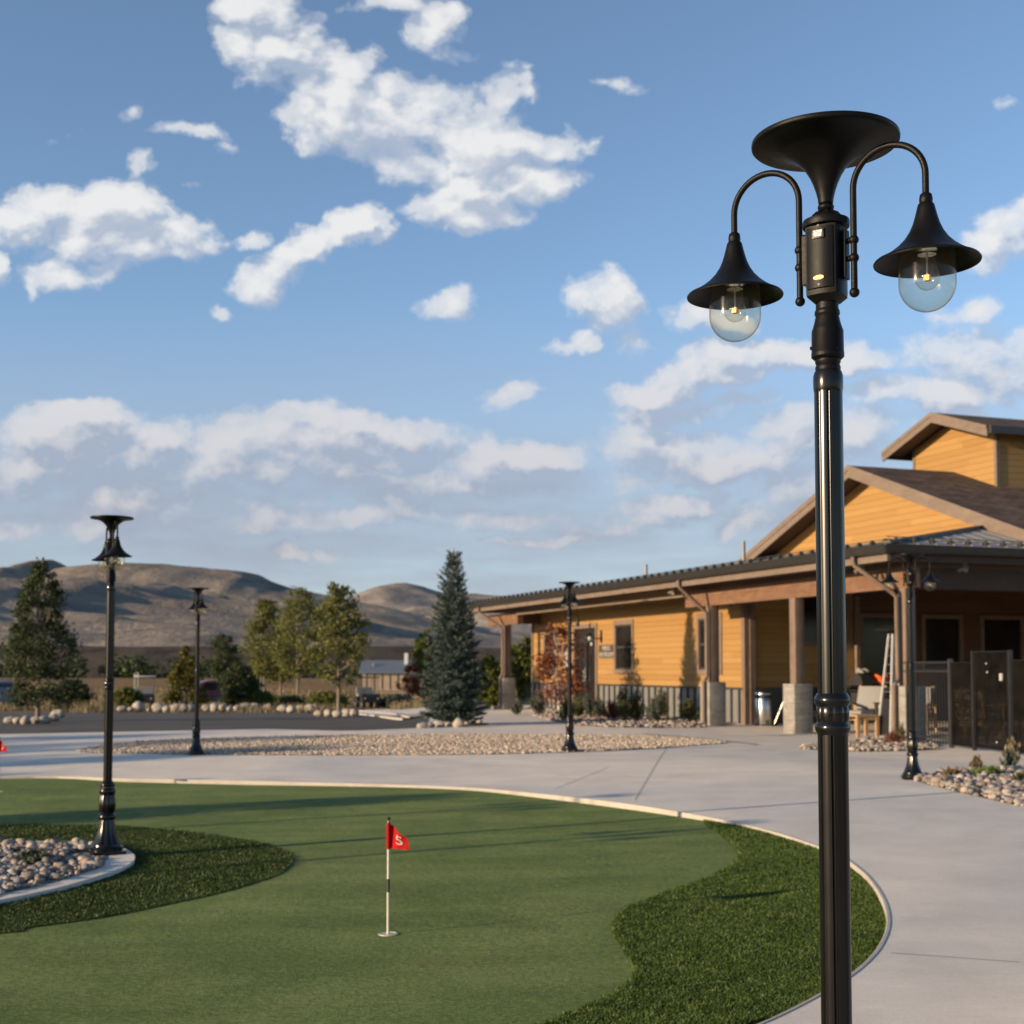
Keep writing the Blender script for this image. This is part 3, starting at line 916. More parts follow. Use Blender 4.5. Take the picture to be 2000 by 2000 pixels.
# ------------------------------------------------------------------ lamp posts
def make_lamp():
    """origin at the base, arms along local x"""
    root = empty('lamp_post', label='x', cat='lamp post')
    GL, SA = M['gloss'], M['satin']
    # base casting
    def lobes(k, d):
        return lambda a, z: 1 - d * (.5 - .5 * math.cos(k * a)) ** 2
    b = MB()
    b.box(-.128, .128, -.128, .128, 0, .028, bev=.004)
    b.lathe([(.122, .028), (.122, .052), (.116, .060), (.108, .064), (.106, .074)], 48)
    b.lathe([(.106, .074), (.098, .09), (.083, .125), (.071, .165), (.062, .21), (.056, .25), (.054, .262)], 96, mod=lobes(8, .07), cap=False)
    b.lathe([(.054, .262), (.062, .268), (.066, .28), (.066, .290), (.062, .302), (.055, .308), (.053, .314)], 48, cap=False)
    b.lathe([(.053, .314), (.060, .335), (.064, .362), (.064, .39), (.060, .425), (.053, .455)], 96, mod=lobes(8, .08), cap=False)
    b.lathe([(.053, .455), (.058, .462), (.061, .475), (.061, .49), (.057, .502), (.052, .507), (.051, .52), (.056, .528), (.056, .538), (.050, .548), (.040, .556), (.034, .562)], 48)
    b.build('base', GL, root, 35)
    # fluted pole
    def flute(a, z):
        x = ((a * 8 / (2 * math.pi)) % 1.) - .5
        x = abs(x) * 2 * math.pi / 8 / 2 * 2          # angle from the groove centre
        g = max(0., 1 - (x / .13) ** 2)
        return 1 - .15 * g ** .5 if g > 0 else 1
    p = MB()
    prof = [(.0337, .562), (.0337, 1.28)]
    p.lathe(prof, 192, mod=flute)
    p.lathe([(.0325, 1.36), (.0318, 2.045)], 192, mod=flute)
    p.lathe([(.0318, 2.045), (.0332, 2.052), (.0336, 2.065), (.0334, 2.082), (.0300, 2.092), (.0262, 2.095)], 64)
    p.build('pole', GL, root, 32)
    c = MB()
    def ring(z, r, h, ri):
        return [(ri, z - h / 2 - .004), (r - .004, z - h / 2), (r, z - h / 4), (r + .0005, z), (r, z + h / 4), (r - .004, z + h / 2), (ri, z + h / 2 + .004)]
    c.lathe(ring(1.348, .0395, .024, .0335), 48)
    c.lathe([(.0335, 1.298), (.0368, 1.305), (.0372, 1.32), (.0366, 1.332), (.0335, 1.338)], 96, mod=lambda a, z: 1 - .07 * (.5 - .5 * math.cos(8 * a)) ** 4)
    c.lathe(ring(1.287, .0385, .024, .0335), 48)
    c.build('collar', GL, root, 40)
    n = MB()
    n.lathe([(.026, 2.088), (.0268, 2.091), (.028, 2.095), (.0285, 2.098), (.028, 2.101), (.026, 2.104), (.0285, 2.108), (.0288, 2.111), (.028, 2.114), (.025, 2.117)], 40)
    n.lathe([(.031, 2.113), (.0365, 2.118), (.0368, 2.122), (.0368, 2.127), (.0362, 2.128), (.0355, 2.176), (.033, 2.183), (.029, 2.198), (.0272, 2.208), (.0258, 2.213), (.0282, 2.217), (.0285, 2.220), (.0278, 2.223), (.0255, 2.226), (.0252, 2.24)], 48)
    n.tube([(.03, -.02, 2.128), (.036, -.03, 2.128)], .0018, 8)
    n.tube([(.036, -.03, 2.128), (.0375, -.0315, 2.128)], .0035, 8)
    n.tube([(-.03, -.012, 2.140), (-.0365, -.0145, 2.140)], .004, 8)
    n.build('fitter', SA, root, 35)
    # battery housing: round-cornered box, front faces -y
    h = MB()
    pts = []
    for i in range(48):
        a = 2 * math.pi * i / 48
        ca, sa = math.cos(a), math.sin(a)
        r = .0415 / max(abs(ca), abs(sa)) ** .55
        r = min(r, .0455 / max(abs(ca), .2) if abs(ca) > abs(sa) else .05)
        pts.append((r * ca, r * sa))
    def ringpts(s, z): return [(x * s, y * s, z) for x, y in pts]
    vs = []; levels = [(.62, 2.236), (.98, 2.250), (1.0, 2.258), (1.0, 2.403)]
    for s, z in levels: vs += ringpts(s, z)
    fs = []
    for k in range(3):
        for i in range(48):
            j = (i + 1) % 48; fs.append((k * 48 + i, k * 48 + j, (k + 1) * 48 + j, (k + 1) * 48 + i))
    fs.append(tuple(range(47, -1, -1))); fs.append(tuple(3 * 48 + i for i in range(48)))
    h.add(vs, fs)
    # raised front and back plates
    for sg in (-1, 1):
        arc = []
        for k in range(-6, 7):
            x = k / 6 * .031
            arc.append((x, sg * (.0475 - .008 * (k / 6) ** 2)))
        vs = [(x, y, z) for z in (2.262, 2.398) for x, y in arc] + [(x * .98, y - sg * .008, z) for z in (2.262, 2.398) for x, y in arc]
        m = 13; fs = []
        for k in range(m - 1):
            fs += [(k, k + 1, m + k + 1, m + k), (2 * m + k, 2 * m + k + 1, k + 1, k), (m + k, m + k + 1, 3 * m + k + 1, 3 * m + k)]
        fs += [(0, m, 3 * m, 2 * m), (m - 1, 2 * m - 1, 4 * m - 1, 3 * m - 1)]
        h.add(vs, fs)
    for sx in (-1, 1):
        h.box(sx * .043, sx * .0505, -.014, .014, 2.283, 2.393, bev=.003)
    # cap ring and dome
    h.lathe([(.045, 2.403), (.0520, 2.406), (.0527, 2.410), (.0527, 2.418), (.0515, 2.422), (.040, 2.424), (.034, 2.432), (.026, 2.440), (.014, 2.446), (.0125, 2.45)], 56, mod=None)
    hb = h.build('battery_housing', SA, root, 30)
    for k in range(12):
        pass
    r_ = MB()
    for k in range(12):
        a = 2 * math.pi * k / 12
        r_.tube([(.037 * math.cos(a), .037 * math.sin(a), 2.427), (.028 * math.cos(a), .028 * math.sin(a), 2.440), (.016 * math.cos(a), .016 * math.sin(a), 2.447)], .0016, 6)
    r_.build('dome_ribs', SA, hb, 60)
    MB().box(-.0145, .0145, -.0505, -.0460, 2.370, 2.392, bev=.003).build('sensor_frame', M['black'], hb, 40)
    MB().box(-.0105, .0105, -.0512, -.0500, 2.3735, 2.3885, bev=.001).build('sensor_window', M['sensor'], hb)
    bd = MB(); bd.lathe([(.0001, 0), (.0125, 0), (.0125, .0012), (.0001, .0012)], 24, cap=False)
    for i, v in enumerate(bd.v):
        bd.v[i] = (v[0], -.0475 - v[2], 2.2835 + v[1] * .42)
    bd.build('badge', M['brass'], hb)
    sw = MB()
    for z in (2.399, 2.268):
        sw.tube([(0, -.0465, z), (0, -.0485, z)], .0026, 10)
    build_pieces(sw, 'screw', M['black'], hb)
    # trumpet solar canopy
    s = MB()
    s.lathe([(.0125, 2.448), (.0175, 2.452), (.0187, 2.458), (.0175, 2.464), (.013, 2.467), (.0125, 2.470), (.0165, 2.472), (.0168, 2.475)], 40, cap=False)
    s.lathe([(.0168, 2.475), (.0185, 2.483), (.0225, 2.497), (.0285, 2.512), (.037, 2.528), (.048, 2.543), (.063, 2.557), (.083, 2.570), (.108, 2.580), (.135, 2.586), (.158, 2.588), (.1695, 2.589), (.1720, 2.591), (.1725, 2.595), (.1715, 2.599), (.1670, 2.600)], 96, cap=False)
    so = s.build('solar_canopy', SA, root, 50)
    MB().lathe([(.0001, 2.5995), (.1672, 2.5995)], 64, cap=False).build('solar_panel', M['solar'], so)
    # the head above the pole, set to its measured heights and widths
    zo = [0, 2.095, 2.113, 2.176, 2.218, 2.236, 2.403, 2.424, 2.458, 2.475, 2.600]
    zn = [0, 2.095, 2.120, 2.185, 2.224, 2.249, 2.421, 2.442, 2.472, 2.482, 2.629]
    for p_ in list(root.children):
        for o in [p_] + list(p_.children):
            for v in o.data.vertices:
                k_ = .965 if v.co.z > 2.48 else 1.
                v.co.z = float(np.interp(v.co.z, zo, zn)); v.co.x *= k_; v.co.y *= k_
    UI, UO = .065, .2295
    for sg in (-1, 1):
        a = MB(); R_ = (UO - UI) / 2; cx = (UI + UO) / 2; cz = 2.582 - R_
        path = [(UI, 2.27), (UI, 2.38), (UI, cz)]
        for k in range(1, 24):
            t = math.pi - math.pi * k / 24
            path.append((cx + R_ * math.cos(t), cz + R_ * math.sin(t)))
        path += [(UO, cz), (UO, 2.452)]
        a.tube([(sg * x, 0, z) for x, z in path], .0074, 16)
        for z in (2.384, 2.343):
            a.ball((sg * UI, 0, z), .0115, 16, 10)
            a.tube([(sg * .044, 0, z), (sg * .058, 0, z)], .0062, 12)
        a.ball((sg * UI, 0, 2.264), .0115, 16, 10)
        a.lathe([(.0085, 2.457), (.0130, 2.453), (.0146, 2.443), (.0142, 2.437), (.0118, 2.431), (.0105, 2.428)], 24, (sg * UO, 0, 0))
        a.build('arm', SA, root, 50)
        sh = MB()
        sh.lathe([(.0105, 2.434), (.0160, 2.433), (.0178, 2.430), (.0205, 2.419), (.0240, 2.405), (.0290, 2.388), (.0365, 2.371), (.0475, 2.354), (.063, 2.338), (.081, 2.324), (.099, 2.313), (.1110, 2.3075), (.1137, 2.304), (.1128, 2.301), (.1100, 2.304), (.096, 2.311), (.079, 2.322), (.061, 2.336), (.046, 2.352), (.040, 2.360), (.0001, 2.362)], 72, (sg * UO, 0, 0), cap=False)
        so_ = sh.build('lamp_shade', SA, root, 50)
        g = MB(); R = .0608; zc = 2.2562
        prof = [(.0590, 2.334), (.0603, 2.30), (.0607, zc + .01)] + [(R * math.cos(t), zc - R * 1.015 * math.sin(t)) for t in np.linspace(0, math.pi / 2 - .02, 18)] + [(.0001, zc - R * 1.015)]
        g.lathe(prof, 48, (sg * UO, 0, 0), cap=False)
        g.build('globe', M['globe'], so_, 180)
        q = MB()
        q.lathe([(.0285, 2.362), (.0285, 2.340), (.0225, 2.328), (.0195, 2.324), (.0195, 2.320)], 32, (sg * UO, 0, 0))
        q.build('bulb_socket', M['chrome'], so_, 40)
        q = MB(); zb = 2.262
        q.lathe([(.0165, 2.326), (.0175, 2.312), (.0205, 2.295), (.0240, 2.278)] + [(.0262 * math.cos(t), zb + .006 - .0262 * math.sin(t)) for t in np.linspace(-.2, math.pi / 2 - .03, 12)] + [(.0001, zb - .020)], 32, (sg * UO, 0, 0), cap=False)
        q.build('bulb', M['bulb'], so_, 180)
        q = MB()
        q.tube([(sg * UO, 0, 2.326), (sg * UO, 0, 2.275)], .0020, 8)
        q.build('bulb_stem', M['white'], so_)
        q = MB(); q.box(sg * UO - .0065, sg * UO + .0065, -.0065, .0065, 2.262, 2.275, bev=.001)
        q.build('light_element', M['phosphor'], so_)
    return root


lampF = make_lamp()
lampF['group'] = 'black solar lamp posts'


def place_lamp(o, x, y, rz, label, z=None):
    o.location = (x, y, gz(x, y) if z is None else z)
    o.rotation_euler = (0, 0, rz)
    o['label'] = label
    o['group'] = 'black solar lamp posts'


Fx, Fy = .7175, 2.99
place_lamp(lampF, Fx, Fy, math.atan2(-.266, .374), 'tallest, nearest black twin-headed lamp post, cut by the bottom of the photo', z=-.13)
specs = [
    (G(208, 1667), math.radians(-63), 'black lamp post standing at the tip of the rock island inside the putting green'),
    (G(383, 1474), math.radians(-62), 'small distant black lamp post in the gravel bed, left of the aspens'),
    (G(1113, 1468), math.radians(-74), 'black lamp post in the gravel bed in front of the glass door'),
    (G(1783, 1521), math.radians(-12), 'black lamp post beside the corner column and the fence, its two heads spread wide'),
]
for (xy, rz, lb) in specs:
    c = copy_tree(lampF)
    place_lamp(c, xy[0], xy[1], rz, lb)
for (x, y, lb) in ((-9.0, 6.72, 'black lamp post out at the left that throws a thin shadow over the flag'), (-9.9, 9.1, 'black lamp post out at the far left whose shadow reaches the plaza')):
    c = copy_tree(lampF)
    place_lamp(c, x, y, math.radians(-60), lb)


# ------------------------------------------------------------------ golf flags
def text_mesh(txt, size, depth):
    cu = bpy.data.curves.new('t', 'FONT'); cu.body = txt; cu.size = size; cu.extrude = depth; cu.align_x = 'CENTER'; cu.align_y = 'CENTER'
    ob = bpy.data.objects.new('t', cu); col.objects.link(ob)
    dg = bpy.context.evaluated_depsgraph_get()
    me = bpy.data.meshes.new_from_object(ob.evaluated_get(dg))
    bpy.data.objects.remove(ob)
    return me


def flag(xy, num, label, scale=1., az=0., fat=.0078):
    x, y = xy
    root = empty('golf_flag', (x, y, tz(x, y) + TURF), az, label, 'golf flag', 'numbered flags on the putting green')
    m = MB(); m.tube([(0, 0, 0), (0, 0, .275), ], fat, 12); m.build('stick_lower', M['cream'], root, 40)
    MB().tube([(0, 0, .232), (0, 0, .306)], fat * 1.10, 12).build('black_band', M['black_cloth'], root, 40)
    MB().tube([(0, 0, .306), (0, 0, .625)], fat * .95, 12).build('stick_upper', M['cream'], root, 40)
    k = MB(); k.lathe([(.009, .605), (.009, .618), (.006, .622), (.0065, .632), (.011, .640), (.011, .646)], 16); k.build('finial', M['black'], root, 40)
    # waving cloth: tube at the pole, hanging corner
    W, H = .150, .140
    nx, nz = 26, 14
    def cloth(u, v):
        # u 0..1 away from the pole, v 0..1 downwards
        xx = W * (u - .06)
        drop = .078 * u ** 1.15
        zz = .612 - drop * (1 - .35 * v) - v * H * (1 - .38 * u)
        yy = .026 * math.sin(u * 5.6 + .4 + v * .8) * u ** .5 + .016 * math.sin(u * 9 + v * 2.) * u
        xx *= (1 - .10 * (1 - v)) * 1.0
        return Vector((xx, yy, zz))
    vs = []; fs = []
    for i in range(nx + 1):
        for j in range(nz + 1):
            vs.append(cloth(i / nx, j / nz))
    for i in range(nx):
        for j in range(nz):
            a = i * (nz + 1) + j; fs.append((a, a + 1, a + nz + 2, a + nz + 1))
    c = MB(); c.add(vs, fs); cl = c.build('cloth', M['flag'], root, 180)
    MB().tube([(0, 0, .470), (0, 0, .612)], fat * 1.5, 14).build('sleeve', M['flag'], root, 40)
    me = text_mesh(num, .105, .0)
    for sgn in (-1, 1):
        tm = me.copy()
        for v in tm.vertices:
            uu = .62 + (v.co.x * 1.0) / W; vv = .50 - v.co.y / H
            q = cloth(uu, vv)
            if True:
                e = .003
                n = (cloth(uu + .02, vv) - cloth(uu - .02, vv)).cross(cloth(uu, vv + .02) - cloth(uu, vv - .02)).normalized()
                v.co = q + n * e * sgn
        finish('numeral', tm, M['signwhite'], cl)
    # cup
    cup = MB()
    cup.lathe([(.054, .002), (.054, .0055), (.050, .006), (.048, .003), (.047, -.03)], 32, cap=False)
    cup.lathe([(.0001, .0035), (.049, .0035)], 32, cap=False)
    cup.build('cup', M['cream'], root, 40)
    root.scale = (scale,) * 3
    return root


flag(G(758, 1812), '5', 'red flag numbered 5 on a white stick with a black band, mid green', 1.0, math.radians(-28))
flag(G(-3, 1540), '7', 'red flag at the left edge of the green, cut by the picture edge', 1.0, math.radians(-30))


# ------------------------------------------------------------------ building
bld = empty('clubhouse', tuple(BP), BR, 'long clubhouse with honey coloured timber siding, covered porch, gable and rooftop cupola', 'building')


def part(name, mb, mat, parent=None, smooth=None):
    return mb.build(name, M[mat], parent or bld, smooth)


WS = 1.33            # facade plane
# facade wall with openings: pieces between windows and doors
ops = [(8.62, 9.65, 1.25, 2.49), (13.50, 14.55, 1.25, 2.49), (15.95, 17.52, 0.0, 2.46), (18.95, 19.95, 1.2, 2.36)]


def wall_pieces(mb, t0, t1, z0, z1, ops, put):
    """split rectangle around openings; put(ta,tb,za,zb)"""
    cur = t0
    for a, b, c, d in sorted(ops):
        if a >= t1 or b <= t0: continue
        put(cur, a, z0, z1)
        if c > z0: put(a, b, z0, min(c, z1))
        if d < z1: put(a, b, max(d, z0), z1)
        cur = b
    put(cur, t1, z0, z1)


m = MB(); wall_pieces(m, 7.5, 21.04, .84, 3.12, ops, lambda a, b, c, d: m.box(WS, WS + .15, a, b, c, d) if b > a and d > c else None)
part('facade_wall', m, 'siding')
m = MB(); wall_pieces(m, 7.5, 21.04, 0, .80, ops, lambda a, b, c, d: m.box(WS + .02, WS + .15, a, b, c, d) if b > a and d > c else None)
wsc = build_pieces(m, 'wainscot', M['panel'], bld)[0]
m = MB()
t = 7.75
while t < 20.9:
    if not 15.9 < t < 17.6: m.box(WS - .015, WS + .03, t - .035, t + .035, .02, .80)
    t += .365
build_pieces(m, 'batten', M['batten'], wsc)
m = MB(); m.box(WS - .035, WS + .02, 7.5, 15.85, .80, .84); m.box(WS - .035, WS + .02, 17.62, 21.04, .80, .84)
build_pieces(m, 'ledge_trim', M['batten'], bld)
m = MB(); m.box(WS - .03, WS + .10, 7.43, 7.58, 0, 3.05); m.box(WS - .03, WS + .1, 20.98, 21.10, 0, 3.05); m.box(WS + .1, WS + .24, 7.40, 7.5, 0, 3.05)
build_pieces(m, 'corner_trim', M['post'], bld)
m = MB(); m.box(WS + .15, 12, 20.9, 21.04, 0, 3.12); m.box(11.85, 12, 7.6, 21.04, 0, 3.12)
build_pieces(m, 'end_wall', M['siding'], bld)
m = MB(); m.box(11.6, 11.75, .6, 7.59, 0, 3.12); part('added_shade_wall', m, 'shadewood')  # added unseen wall, keeps sky light out of the porch
for i, (a, b, c, d) in enumerate(ops):
    if c > 0:
        w = MB(); w.box(WS + .03, WS + .05, a, b, c, d); wo_ = part('window', w, 'glass')
        f = MB(); f.box(WS - .03, WS + .03, a - .11, a, c - .11, d + .13); f.box(WS - .03, WS + .03, b, b + .11, c - .11, d + .13)
        f.box(WS - .03, WS + .03, a, b, d, d + .13); f.box(WS - .045, WS + .03, a, b, c - .11, c)
        part('frame', f, 'post', wo_)
        f = MB(); f.box(WS + .0, WS + .029, a, a + .05, c, d); f.box(WS, WS + .029, b - .05, b, c, d); f.box(WS, WS + .029, a + .05, b - .05, c, c + .05); f.box(WS, WS + .029, a + .05, b - .05, d - .05, d); f.box(WS - .005, WS + .028, a + .05, b - .05, (c + d) / 2 - .03, (c + d) / 2 + .03)
        part('sash', f, 'batten', wo_)
    else:
        w = MB(); w.box(WS + .04, WS + .06, a, b, .02, d); wo_ = part('door', w, 'glass')
        f = MB()
        mid = (a + b) / 2
        for x0, x1 in ((a + .02, mid - .01), (mid + .01, b - .02)):
            f.box(WS + .0, WS + .039, x0, x0 + .09, .03, d - .3); f.box(WS + .0, WS + .039, x1 - .09, x1, .03, d - .3)
            f.box(WS + .0, WS + .039, x0 + .09, x1 - .09, .03, .3); f.box(WS + .0, WS + .039, x0 + .09, x1 - .09, d - .42, d - .3)
        f.box(WS + .0, WS + .039, a, b, d - .29, d - .24)
        part('door_leaf_frames', f, 'black', wo_)
        f = MB(); f.box(WS - .03, WS + .03, a - .11, a, 0, d + .13); f.box(WS - .03, WS + .03, b, b + .11, 0, d + .13); f.box(WS - .03, WS + .03, a, b, d, d + .13)
        part('frame', f, 'post', wo_)
        f = MB()
        for x in (mid - .06, mid + .06):
            f.tube([(WS - .03, x, .9), (WS - .03, x, 1.3)], .012, 8)
        build_pieces(f, 'handle', M['steel'], wo_)
        f = MB(); f.lathe([(.0001, 0), (.06, 0), (.06, .004), (.0001, .004)], 20, cap=False)
        f.v = [(WS + .036 - z_, a + .42 + x_, 2.0 + y_) for x_, y_, z_ in f.v]
        part('round_sticker', f, 'signwhite', wo_)

# return wall at the back of the porch (faces the camera, in shade)
TW = 7.6
rops = [(2.92, 4.15, 1.9, 2.98), (4.62, 5.75, 0.0, 2.5), (6.4, 7.42, 1.28, 2.5), (8.15, 9.3, 1.28, 2.5), (10.2, 11.3, 1.28, 2.5)]
m = MB(); wall_pieces(m, WS + .24, 4.36, .84, 3.12, rops[:1], lambda a, b, c, d: m.box(a, b, TW, TW + .15, c, d) if b > a and d > c else None)
part('porch_wall', m, 'siding')
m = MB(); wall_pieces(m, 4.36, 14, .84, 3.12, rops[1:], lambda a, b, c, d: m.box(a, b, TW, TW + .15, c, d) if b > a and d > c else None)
part('shade_toned_porch_wall', m, 'shadewood')  # same wall as before, its deep shade painted into the siding colour
m = MB(); wall_pieces(m, WS + .24, 14, 0, .84, rops, lambda a, b, c, d: m.box(a, b, TW - .01, TW + .15, c, d) if b > a and d > c else None)
build_pieces(m, 'porch_wainscot', M['batten'], bld)
for a, b, c, d in rops:
    w = MB(); w.box(a, b, TW + .05, TW + .07, c, d); wo_ = part('window' if c > 0 else 'door', w, 'glass')
    f = MB(); f.box(a - .1, a, TW - .03, TW + .03, max(0, c - .1), d + .1); f.box(b, b + .1, TW - .03, TW + .03, max(0, c - .1), d + .1); f.box(a, b, TW - .03, TW + .03, d, d + .1)
    if c > 0: f.box(a, b, TW - .03, TW + .03, c - .1, c)
    part('frame', f, 'post', wo_)
m = MB(); m.box(4.36, 4.46, TW - .12, TW - .03, .84, 3.0); part('wall_trim', m, 'trim')

# columns
cols = [(0.0, -.24), (0., 3.27), (0., 6.73), (0., 20.2), (4.6, -.24), (9.2, -.24), (13.2, -.24)]
for (s, t) in cols:
    m = MB(); m.box(s, s + .42, t, t + .42, 0, .98, bev=.012); cb_ = part('column', m, 'formed', smooth=30)
    m = MB(); m.box(s + .10, s + .31, t + .10, t + .31, .98, 2.68, bev=.006); part('post', m, 'post', cb_, 30)
# beams on the columns
m = MB()
m.box(.11, .30, -.30, 8.05, 2.68, 3.04, bev=.006)
part('porch_beam', m, 'beam')
m = MB(); m.box(.11, .30, 19.2, 22.0, 2.66, 3.02, bev=.006); part('end_beam', m, 'beam')
m = MB(); m.box(.30, 14, -.14, .05, 2.68, 3.04, bev=.006); part('side_beam', m, 'soffit')  # darker wood than the front beam: this side's shade is in the colour
m = MB(); m.box(.06, .16, 8.05, 19.2, 2.93, 3.02); part('soffit_trim', m, 'trim')
m = MB(); m.box(.30, WS, 8.0, 8.15, 2.75, 3.04); m.box(.3, 6, 20.35, 20.5, 2.70, 3.02); build_pieces(m, 'cross_beam', M['beam'], bld)
# soffit
m = MB(); m.box(-.50, 14, -.50, 21.9, 3.125, 3.16); part('soffit', m, 'soffit')
# fascia and gutter
TE = 21.95
m = MB(); m.box(-.50, 14, -.56, -.50, 3.10, 3.25); part('side_fascia', m, 'soffit')  # shade of the side face painted in by using darker boards than the front
m = MB(); m.box(-.56, -.50, -.56, TE, 3.10, 3.25); m.box(-.5, 6, TE, TE + .05, 3.10, 3.34)
build_pieces(m, 'fascia', M['trim'], bld)


def gutter_profile():
    return [(0, .16), (0, .02), (-.02, 0), (-.07, 0), (-.10, .02), (-.115, .06), (-.115, .13), (-.125, .15), (-.125, .16), (-.11, .16), (-.105, .14), (-.10, .07), (-.085, .03), (-.06, .015), (-.025, .015), (-.012, .03), (-.012, .16)]


m = MB(); m.prism([(-.562 + a, 3.222 + b) for a, b in gutter_profile()], 'y', -.66, TE)
part('gutter', m, 'gutter', None, 35)
m = MB(); m.prism([(-.562 + a, 3.222 + b) for a, b in gutter_profile()], 'x', -.66, 14)
part('gutter', m, 'gutter', None, 35)
# porch roofs: left plane slope .165 up to s=3.6 ; right plane slope .31
SL, SR, E0 = .165, .30, 3.385
def zl(s): return E0 + SL * (s + .6)
def zr(t): return E0 + SR * (t + .6)
hs = -.6 + 0; q = SL / SR
m = MB()
top_s = 6.5
# left plane quad: from eave to s=6.5; hip edge t = -.6 + (s+.6)*SL/SR
def slab(mb, pts, th=.07):
    n = len(pts)
    vs = [tuple(p) for p in pts] + [(p[0], p[1], p[2] - th) for p in pts]
    fs = [tuple(range(n)), tuple(range(2 * n - 1, n - 1, -1))] + [(i, n + i, n + (i + 1) % n, (i + 1) % n) for i in range(n)]
    mb.add(vs, fs)
slab(m, [(-.6, -.6, E0), (-.6, 22.0, E0), (top_s, 22.0, zl(top_s)), (top_s, -.6 + (top_s + .6) * q, zl(top_s))])
slab(m, [(top_s + .001, 9.0, zl(top_s)), (top_s + .001, 22.0, zl(top_s)), (13.6, 22.0, E0), (13.6, 9, E0)])
rf = part('porch_roof', m, 'roofmetal')
m = MB()
slab(m, [(-.6, -.6, E0), (top_s, -.6 + (top_s + .6) * q, zl(top_s)), (14, -.6 + (top_s + .6) * q, zl(top_s)), (14, -.6, E0)])
rr = part('side_roof', m, 'roofmetal')
m = MB()
t = -.4
while t < 21.9:
    se = min(top_s, -.6 + (t + .6) / q)
    if se > -.3: m.bar((-.6, t, E0 + .012), (se, t, zl(se) + .012), .012, .006)
    t += .375
part('seams', m, 'roofmetal', rf)
m = MB()
s = -.3
while s < 13.9:
    te = min(-.6 + (top_s + .6) * q, -.6 + (s + .6) * q)
    m.bar((s, -.6, E0 + .012), (s, te, zr(te) + .012), .012, .006)
    s += .375
part('seams', m, 'roofmetal', rr)
m = MB(); m.bar((-.6, -.6, E0 + .03), (top_s, -.6 + (top_s + .6) * q, zl(top_s) + .03), .14, .04)
part('hip_flashing', m, 'batten', rf)
# snow guards
m = MB()
t = -.4
while t < 21.9:
    z = zl(-.48)
    m.box(-.52, -.43, t - .032, t + .032, z + .0, z + .055)
    m.box(-.50, -.44, t - .016, t + .016, z + .055, z + .09)
    t += .375
m.tube([(-.47, -.5, zl(-.47) + .075), (-.47, 21.9, zl(-.47) + .075)], .009, 8)
part('snow_guard', m, 'batten', rf)
m = MB()
s = -.3
while s < 13.9:
    z = zr(-.45)
    m.box(s - .032, s + .032, -.50, -.41, z, z + .05); m.box(s - .016, s + .016, -.48, -.43, z + .05, z + .10)
    s += .375
for dz, dt in ((.05, 0), (.10, .05)):
    m.tube([(-.45, -.45 + dt, zr(-.45) + dz), (13.9, -.45 + dt, zr(-.45) + dz)], .008, 8)
part('snow_guard', m, 'batten', rr)
# vent pipes through the roof
for (t, s, h) in ((14.0, 2.0, .36), (7.95, 1.6, .52)):
    m = MB(); m.tube([(s, t, zl(s) - .02), (s, t, zl(s) + h)], .045, 14); m.lathe([(.1, zl(s) - .03), (.06, zl(s) + .05), (.045, zl(s) + .07)], 14, (s, t, 0))
    part('vent_pipe', m, 'panel', None, 40)

# main gable
AT, AZ, GS = 5.67, 5.80, 3.6       # apex position along facade, apex height at the roof top, gable wall plane
SLP = .3605
RB = 20.0
def roofz(t): return AZ - abs(t - AT) * SLP
TL_, TR_ = 11.3, .05
m = MB(); m.prism([(TR_ + .6, 3.4), (TL_ - .5, 3.4), (TL_ - .5, roofz(TL_ - .5) - .15), (AT, AZ - .15), (TR_ + .6, roofz(TR_ + .6) - .15)], 'x', GS, GS + .15)
part('gable_wall', m, 'siding')
m = MB(); m.box(GS + .15, RB, TR_ + .6, TR_ + .75, 3.0, roofz(TR_ + .6) - .15); m.box(GS + .15, RB, TL_ - .65, TL_ - .5, 3.0, roofz(TL_ - .5) - .15)
build_pieces(m, 'upper_side_wall', M['siding'], bld)
m = MB()
slab(m, [(GS - .6, TR_, roofz(TR_)), (GS - .6, AT, AZ), (RB, AT, AZ), (RB, TR_, roofz(TR_))], .10)
slab(m, [(GS - .6, AT, AZ), (GS - .6, TL_, roofz(TL_)), (RB, TL_, roofz(TL_)), (RB, AT, AZ)], .10)
part('shingle_roof', m, 'shingle')
m = MB()
slab(m, [(GS - .58, TR_ + .02, roofz(TR_ + .02) - .104), (GS - .58, AT, AZ - .104), (GS + .0, AT, AZ - .104), (GS + .0, TR_ + .02, roofz(TR_ + .02) - .104)], .03)
slab(m, [(GS - .58, AT, AZ - .104), (GS - .58, TL_ - .02, roofz(TL_ - .02) - .104), (GS + .0, TL_ - .02, roofz(TL_ - .02) - .104), (GS + .0, AT, AZ - .104)], .03)
build_pieces(m, 'rake_soffit', M['soffit'], bld)


def rake(mb, x0, x1, ta, tb, zf, dz0, dz1):
    slab(mb, [(x0, ta, zf(ta) + dz0), (x0, tb, zf(tb) + dz0), (x1, tb, zf(tb) + dz0), (x1, ta, zf(ta) + dz0)], dz0 - dz1)


m = MB()
for a, b in ((TR_, AT), (AT, TL_)):
    rake(m, GS - .645, GS - .602, a, b, roofz, -.03, -.27)
    rake(m, GS - .665, GS - .645, a, b, roofz, .012, -.11)
build_pieces(m, 'rake_board', M['trim'], bld)
